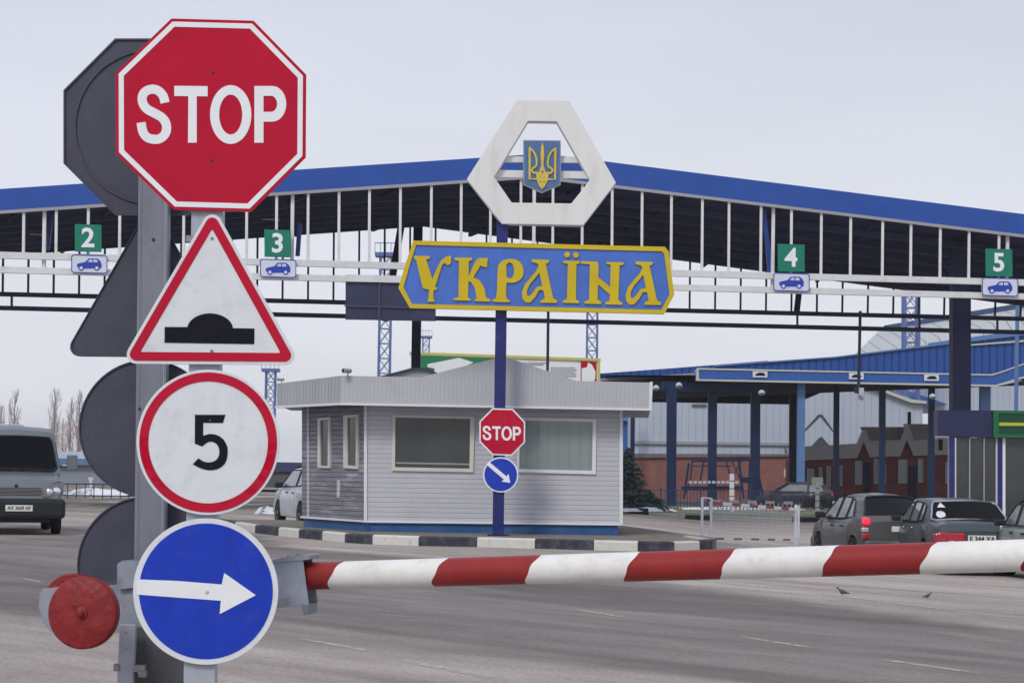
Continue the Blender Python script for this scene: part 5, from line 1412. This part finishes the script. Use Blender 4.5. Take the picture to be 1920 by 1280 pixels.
    # seams along the doors
    for sgn in (-1, 1):
        for x in P.get('seams', []):
            m = MB(); zt = loft_profile(top, x) - .05; pts_ = []
            for k_ in range(6):
                z = zs + .06 + (zt - zs - .06) * k_ / 5; rowp = .52
                yy = W * (.962 + .038 * min(1, (z - zs) / (.52 * (zt - zs))) if z < zs + .52 * (zt - zs) else 1 - .03 * ((z - zs - .52 * (zt - zs)) / (.48 * (zt - zs))))
                pts_.append(Vector((x, sgn * (yy * (1 - P.get('round', .14) * (abs(x) / L) ** 7) + .001), z)))
            sw = Vector((0, 0, 0)); pr = [p + Vector((-.006, 0, 0)) for p in pts_]; qr = [p + Vector((.006, 0, 0)) for p in pts_]
            o3 = Vector((0, sgn * .006, 0)); m.grid([[a + o3 for a in pr], [a + o3 for a in qr]])
            put(m, 'door_seam', M_plast)
    return t, Wd, put

def paint(nm, rgb, dirtc=(.16, .15, .13), amt=.5):
    return mat(nm, rgb, .38, metal=.3, var=.06, scale=2, coat=.3, dirt=(dirtc, amt, 3))
def squat(P, k):
    f = lambda z: P['belt'] + (z - P['belt']) * k if z > P['belt'] + .03 else z
    P['cabin'] = [(x, f(z)) for x, z in P['cabin']]; P['side_windows'] = [[(x, f(z)) for x, z in w] for w in P['side_windows']]
    for key in ('rear_glass', 'front_glass'):
        (a, b), (c, d), e1, e2 = P[key]; P[key] = ((a, f(b)), (c, f(d)), e1, e2)
    return P
P1 = dict(L=4.25, W=1.74, wheel=.30, axles=(-1.28, 1.32), sill=.24, belt=.93, wb=.80, wt=.585,
          top=[(-2.125, .92), (-2.0, 1.03), (-1.3, 1.04), (-.6, .97), (.9, .93), (1.1, .94), (1.6, .86), (1.95, .74), (2.125, .60)],
          cabin=[(-1.72, .98), (-1.60, 1.03), (-1.05, 1.42), (-.7, 1.485), (-.1, 1.52), (.35, 1.48), (1.18, .94)],
          side_windows=[[(-1.22, 1.00), (-.98, 1.36), (-.78, 1.40), (-.78, .97)], [(-.70, .97), (-.70, 1.42), (-.12, 1.44), (-.08, .95)], [(0, .95), (-.02, 1.44), (.34, 1.41), (.95, .95)]],
          rear_glass=((-1.66, 1.04), (-1.05, 1.42), .66, .50), front_glass=((1.15, .96), (.40, 1.46), .68, .54), seams=(-.74, -.02, .95), frame_mat=M_plast,
          boxes=[('bumper', paint('graphite paint', (.105, .105, .110)), [((-2.12, 0, .42), (.16, 1.60, .26))]), ('bumper', MATS['graphite paint'], [((2.10, 0, .38), (.16, 1.54, .26))]),
                 ('tail_lamp', M_lampr, [((-2.03, .76, .86), (.16, .17, .12)), ((-2.03, -.76, .86), (.16, .17, .12)), ((-2.05, .76, .64), (.16, .18, .12)), ((-2.05, -.76, .64), (.16, .18, .12))]),
                 ('brake_lamp', M_lampon, [((-2.055, .765, .93), (.16, .14, .13)), ((-2.055, -.765, .93), (.16, .14, .13))]),
                 ('reversing_lamp', M_lampw, [((-2.06, .79, .76), (.15, .13, .09)), ((-2.06, -.79, .76), (.15, .13, .09))]),
                 ('number_plate', M_plate, [((-2.12, 0, .78), (.03, .52, .11))]),
                 ('mirror', M_plast, [((.82, .92, 1.0), (.12, .20, .13)), ((.82, -.92, 1.0), (.12, .20, .13))]),
                 ('door_handle', M_plast, [((-.60, .865, .80), (.16, .03, .03)), ((.12, .865, .80), (.16, .03, .03))])])
# placed so that its rear left corner lies where the photograph shows it
def heading_loc(px_rear, py_rear, Y, hd, P, side=1):
    c = at(px_rear, py_rear, Y); x, y = c.x, c.y
    rear = Matrix.Rotation(hd, 3, 'Z') @ Vector((-P['L'] / 2, P['W'] / 2 * side, 0))
    lx, ly = x - rear.x, y - rear.y
    return Vector((lx, ly, gz(lx, ly)))
hd1 = R(97)
squat(P1, .92)
pgr = paint('graphite paint', (.105, .105, .110))
vehicle('sedan_car', 'dark grey sedan with lit brake lamp, leftmost of the cars queuing on the right', 'car', heading_loc(1616, 980, 42.5, hd1, P1), hd1, P1, pgr, 'cars queuing on the right')
P2 = dict(L=4.87, W=1.80, wheel=.32, axles=(-1.38, 1.42), sill=.26, belt=.95, wb=.80, wt=.63,
          top=[(-2.435, .84), (-2.3, .98), (-1.6, 1.01), (-.8, .96), (.9, .94), (1.1, .95), (1.8, .90), (2.25, .82), (2.435, .66)],
          cabin=[(-1.62, .97), (-1.52, 1.0), (-1.15, 1.33), (-.85, 1.46), (-.1, 1.49), (.45, 1.44), (1.02, .96)],
          side_windows=[[(-1.02, 1.02), (-.96, 1.34), (-.70, 1.38), (-.72, 1.0)], [(-.62, .99), (-.60, 1.39), (.02, 1.40), (.04, .98)], [(.12, .98), (.10, 1.39), (.44, 1.36), (.86, .98)]],
          rear_glass=((-1.50, 1.02), (-1.0, 1.40), .72, .60), front_glass=((1.0, .98), (.50, 1.42), .72, .6), seal=M_chrome, seams=(-.66, .08, .92),
          rim=M_chrome,
          boxes=[('bumper', M_chrome, [((-2.46, 0, .50), (.14, 1.76, .12))]), ('bumper', M_chrome, [((2.46, 0, .46), (.14, 1.76, .12))]),
                 ('tail_lamp', M_lampr, [((-2.40, .56, .72), (.12, .52, .20)), ((-2.40, -.56, .72), (.12, .52, .20)), ((-2.32, .80, .72), (.24, .12, .17)), ((-2.32, -.80, .72), (.24, .12, .17))]),
                 ('reversing_lamp', M_lampw, [((-2.41, .55, .64), (.12, .10, .07)), ((-2.41, -.55, .64), (.12, .10, .07))]),
                 ('badge', M_lampw, [((-2.39, -.45, .92), (.03, .20, .07))]),
                 ('number_plate', M_plate, [((-2.455, 0, .71), (.03, .52, .13))]),
                 ('mirror', M_plast, [((.72, .93, 1.02), (.12, .18, .12)), ((.72, -.93, 1.02), (.12, .18, .12))]),
                 ('door_handle', M_chrome, [((-.52, .895, .86), (.15, .03, .03)), ((.2, .895, .86), (.15, .03, .03))])])
squat(P2, .90)
pgn = paint('dark green grey paint', (.062, .078, .088), (.12, .115, .105))
hd2 = R(91.6)
v2, Wd2, put2 = vehicle('sedan_car', 'dark green-grey older sedan with wide red tail lamps, between the two other queuing cars', 'car', heading_loc(1750, 980, 39.5, hd2, P2), hd2, P2, pgn, 'cars queuing on the right')
Mz2 = Matrix.Rotation(hd2, 3, 'Z')
k = text_mb('E 344 XA', Wd2((-2.476, 0, .71)), Mz2 @ Vector((0, -1, 0)), .12, .004, Mz2 @ Vector((-1, 0, 0)), .002); k.build('plate_lettering', M_black, v2)
m = MB(); m.lathe((-1.36, .52, 1.11), (-1, 0, .9), [(.09, .03), (.09, .04)], 16); put2(m, 'sticker', M_trim)
m = MB(); m.add([(-1.30, .52, 1.33), (-1.40, .60, 1.24), (-1.40, .44, 1.24)], [[0, 1, 2]]); m.v = [v + Vector((-.03, 0, .03)) for v in m.v]; put2(m, 'sticker', M_trim)
P3 = dict(P1); P3 = dict(L=4.2, W=1.66, wheel=.29, axles=(-1.15, 1.27), sill=.25, belt=.92, wb=.76, wt=.60,
          top=[(-2.1, .88), (-1.95, .99), (-1.5, 1.0), (-.6, .94), (.9, .92), (1.1, .92), (1.7, .86), (2.0, .78), (2.1, .62)],
          cabin=[(-1.72, .96), (-1.62, 1.0), (-1.1, 1.33), (-.8, 1.40), (-.1, 1.42), (.35, 1.39), (.95, .93)],
          side_windows=[[(-1.38, .99), (-1.04, 1.28), (-.80, 1.30), (-.80, .97)], [(-.72, .96), (-.72, 1.32), (-.1, 1.34), (-.06, .95)], [(.02, .95), (0, 1.34), (.33, 1.32), (.80, .95)]],
          rear_glass=((-1.62, 1.0), (-1.12, 1.31), .66, .54), front_glass=((.93, .95), (.4, 1.37), .66, .56), seams=(-.76, -.02, .85),
          boxes=[('bumper', M_plast, [((-2.11, 0, .42), (.14, 1.58, .22))]), ('bumper', M_plast, [((2.11, 0, .42), (.14, 1.58, .22))]), ('tail_lamp', M_lampr, [((-2.08, .66, .72), (.06, .30, .16)), ((-2.08, -.66, .72), (.06, .30, .16))]),
                 ('number_plate', M_plate, [((-2.11, 0, .70), (.03, .5, .11))]), ('mirror', M_plast, [((.70, .88, .98), (.1, .16, .11)), ((.70, -.88, .98), (.1, .16, .11))]),
                 ('door_handle', M_plast, [((-.62, .825, .82), (.14, .03, .035)), ((.12, .825, .82), (.14, .03, .035))])])
psg = paint('silver green paint', (.28, .32, .31), (.22, .21, .18), .4)
hd3 = R(92.5)
vehicle('sedan_car', 'pale grey-green sedan cut by the right edge, nearest of the queuing cars', 'car', heading_loc(1962, 990, 36.5, hd3, P3), hd3, P3, psg, 'cars queuing on the right')
# silver car beside booth, nose hidden behind it
P4 = dict(P1); P4['side_glass'] = M_cgl2
psl = paint('silver paint', (.50, .53, .58), (.25, .23, .20), .5)
hd4 = R(-90 + 22)
hatch = dict(L=4.0, W=1.70, wheel=.30, axles=(-1.2, 1.25), sill=.22, belt=.93, wb=.79, wt=.60,
             top=[(-2.0, .90), (-1.8, 1.0), (-.6, .97), (.9, .94), (1.1, .95), (1.6, .84), (2.0, .66)],
             cabin=[(-1.95, .98), (-1.72, 1.30), (-1.4, 1.44), (-.4, 1.50), (.3, 1.46), (1.2, .94)],
             side_windows=[[(-1.5, 1.02), (-1.35, 1.32), (-.75, 1.38), (-.72, .98)], [(-.64, .98), (-.66, 1.39), (.26, 1.38), (.95, .96)]],
             rear_glass=((-1.93, 1.02), (-1.5, 1.38), .66, .54), front_glass=((1.18, .96), (.36, 1.44), .68, .54), seams=(-.7, .9),
             boxes=[('bumper', psl, [((-1.98, 0, .42), (.14, 1.5, .24)), ((1.98, 0, .40), (.14, 1.5, .24))]), ('tail_lamp', M_lampr, [((-1.9, .74, .9), (.1, .12, .25)), ((-1.9, -.74, .9), (.1, .12, .25))]),
                    ('mirror', M_plast, [((.78, .90, 1.0), (.14, .2, .15)), ((.78, -.90, 1.0), (.14, .2, .15))]), ('door_handle', M_plast, [((-.55, -.85, .82), (.14, .03, .035)), ((.10, -.85, .82), (.14, .03, .035))])])
hd4 = R(109); hatch['boxes'] = hatch['boxes'][:-1] + [('door_handle', M_plast, [((-.55, .85, .82), (.14, .03, .035)), ((.10, .85, .82), (.14, .03, .035))])]
vehicle('hatchback_car', 'silver car half hidden behind the left end of the booth, nose to the left', 'car', heading_loc(573, 960, 52.0, hd4, hatch), hd4, hatch, psl)
# far dark car in the yard
far = dict(hatch)
vehicle('parked_car', 'dark car parked far back among the customs columns', 'car', Vector((at(1490, 940, 110).x, 110, GB)), R(172), hatch, paint('black paint', (.02, .02, .025)))

# van: nose towards the camera, only its left front half in frame
pvn = paint('van grey green paint', (.165, .190, .205), (.15, .145, .13), .4)
PV = dict(L=5.2, W=1.98, wheel=.34, axles=(-1.5, 1.65), sill=.34, belt=1.30, wb=.93, wt=.80, round=.10,
          top=[(-2.6, 1.28), (1.5, 1.30), (1.75, 1.30), (2.2, 1.20), (2.42, 1.11), (2.56, .97), (2.6, .74)],
          cabin=[(-2.6, 2.14), (-2.5, 2.22), (.9, 2.24), (1.16, 2.16), (1.22, 2.02), (1.90, 1.26)],
          side_windows=[[(-.9, 1.36), (-.9, 1.95), (.1, 1.95), (.1, 1.36)], [(.30, 1.36), (.30, 1.93), (1.05, 1.90), (1.45, 1.36)]],
          front_glass=((1.86, 1.31), (1.22, 2.00), .86, .77), seams=(.2, 1.3), frame_mat=M_plast,
          boxes=[('bumper', M_plast, [((2.55, 0, .54), (.30, 1.98, .40))]), ('grille', mat('grille grey', (.03, .032, .035), .5), [((2.585, .0, .89), (.05, 1.0, .15))]),
                 ('number_plate', M_plate, [((2.71, .06, .55), (.02, .54, .125))]), ('underrun', M_plast, [((2.2, 0, .34), (.5, 1.4, .18))]),
                 ('roof_vent', M_gwall, [((-.2, 0, 2.27), (.5, .5, .06))]),
                 ('door_handle', M_plast, [((.4, 1.0, 1.15), (.16, .03, .04))])])
gv = gnd(62, 1000)
hdv = R(-74)
vnose = at(31, 900, 43.6); vl = Vector((vnose.x, vnose.y, 0)) - Matrix.Rotation(hdv, 3, 'Z') @ Vector((2.6, 0, 0)); vl.z = 0
vvn, WdV, putV = vehicle('van', 'grey-green van facing the camera at the left edge, black bumper', 'van', vl, hdv, PV, pvn)
# headlights: teardrop panels wrapping the front corner
for sgn in (-1, 1):
    m = MB(); pts_ = [(.54, .78), (.57, .92), (.68, 1.04), (.84, 1.10), (.95, 1.09), (.96, .86), (.88, .78)]
    fv = [Vector((2.665 - .19 * ((y - .54) / .42) ** 2 - .12 * ((z - .78) / .3), sgn * y, z)) for y, z in pts_]
    bv_ = [v - Vector((.30, 0, 0)) for v in fv]; n = len(fv)
    m.add(fv + bv_, [list(range(n)), [i + n for i in range(n)]] + [[i, (i + 1) % n, (i + 1) % n + n, i + n] for i in range(n)])
    hl = putV(m, 'headlight', mat('headlight housing', (.16, .165, .175), .12, spec=.8, var=.3, scale=9))
    for (yy, zz, rr) in ((.67, .88, .065), (.81, .90, .080)):
        q = MB(); q.lathe((2.655 - .19 * ((yy - .54) / .42) ** 2 - .05, sgn * yy, zz), (1, 0, 0), [(rr, 0), (rr, .03), (rr * .6, .045)], 14); putV(q, 'reflector', M_lampw, hl, sm=True)
    m = MB(); m.bar((1.30, sgn * .90, 1.42), (1.36, sgn * 1.12, 1.42), .04, .05); m.box((1.36, sgn * 1.20, 1.49), (.10, .22, .32)); mo = putV(m, 'mirror', [pvn], bev=.02)
    m = MB()
    m.bar((1.92, sgn * .1, 1.315), (1.66, sgn * .62, 1.52), .02); putV(m, 'wiper', M_plast)
MzV = Matrix.Rotation(hdv, 3, 'Z')
k = text_mb('AX 3609 AP', WdV((2.723, .06, .55)), MzV @ Vector((0, 1, 0)), .105, .003, MzV @ Vector((1, 0, 0)), .0015, sx=.86); k.build('plate_lettering', M_black, vvn)
m = MB()
for k_ in range(5): m.bar((2.612, -.5, .83 + k_ * .028), (2.612, .5, .83 + k_ * .028), .007)
putV(m, 'grille_bars', M_gband)
m = MB(); m.lathe((2.55, 0, 1.0), (1, 0, .6), [(.035, 0), (.035, .02)], 12); putV(m, 'badge', M_plast)

# ================================================================== BIRDS
def bird(px, py, label, s=1.0, flip=1):
    p = gnd(px, py); t = T('bird', label, 'bird', p, 'birds on the road')
    m = MB(); c = p + Vector((0, 0, .10 * s))
    # one continuous body: tail - rump - breast - neck - head - beak
    prof = [(-.17, .03, .008), (-.11, .045, .018), (-.05, .06, .042), (.01, .07, .052), (.05, .09, .045), (.075, .125, .026), (.09, .15, .024), (.115, .155, .018), (.14, .15, .004)]
    rows = []
    for x, z, r in prof:
        rows.append([p + Vector((flip * x * s + 0, math.cos(2 * math.pi * i / 12) * r * s, (z + math.sin(2 * math.pi * i / 12) * r) * s + .02 * s)) for i in range(13)])
    m.grid(rows); b = m.build('body', M_bird, t, smoothed=60)
    for sg in (-1, 1):
        MB().tube(p + Vector((flip * .0, sg * .018 * s, 0)), p + Vector((flip * .005, sg * .018 * s, .05 * s)), .004 * s, n=6).build('leg', M_rust, t)
bird(1579, 1116, 'small grey bird on the asphalt, left of the two', .55, -1)
bird(1739, 1122, 'small grey bird on the asphalt, right of the two', .42, 1)

# ================================================================== HAZE
m = MB(); m.box((0, 1180, 16.5), (4100, 2520, 35))
mh = bpy.data.materials.new('thin damp air'); mh.use_nodes = True; N_ = mh.node_tree.nodes; N_.clear()
oh = N_.new('ShaderNodeOutputMaterial'); vh = N_.new('ShaderNodeVolumePrincipled')
vh.inputs['Color'].default_value = (.92, .94, .98, 1); vh.inputs['Density'].default_value = 0.0003
mh.node_tree.links.new(vh.outputs[0], oh.inputs['Volume'])
m.build('haze', mh, kind='stuff')
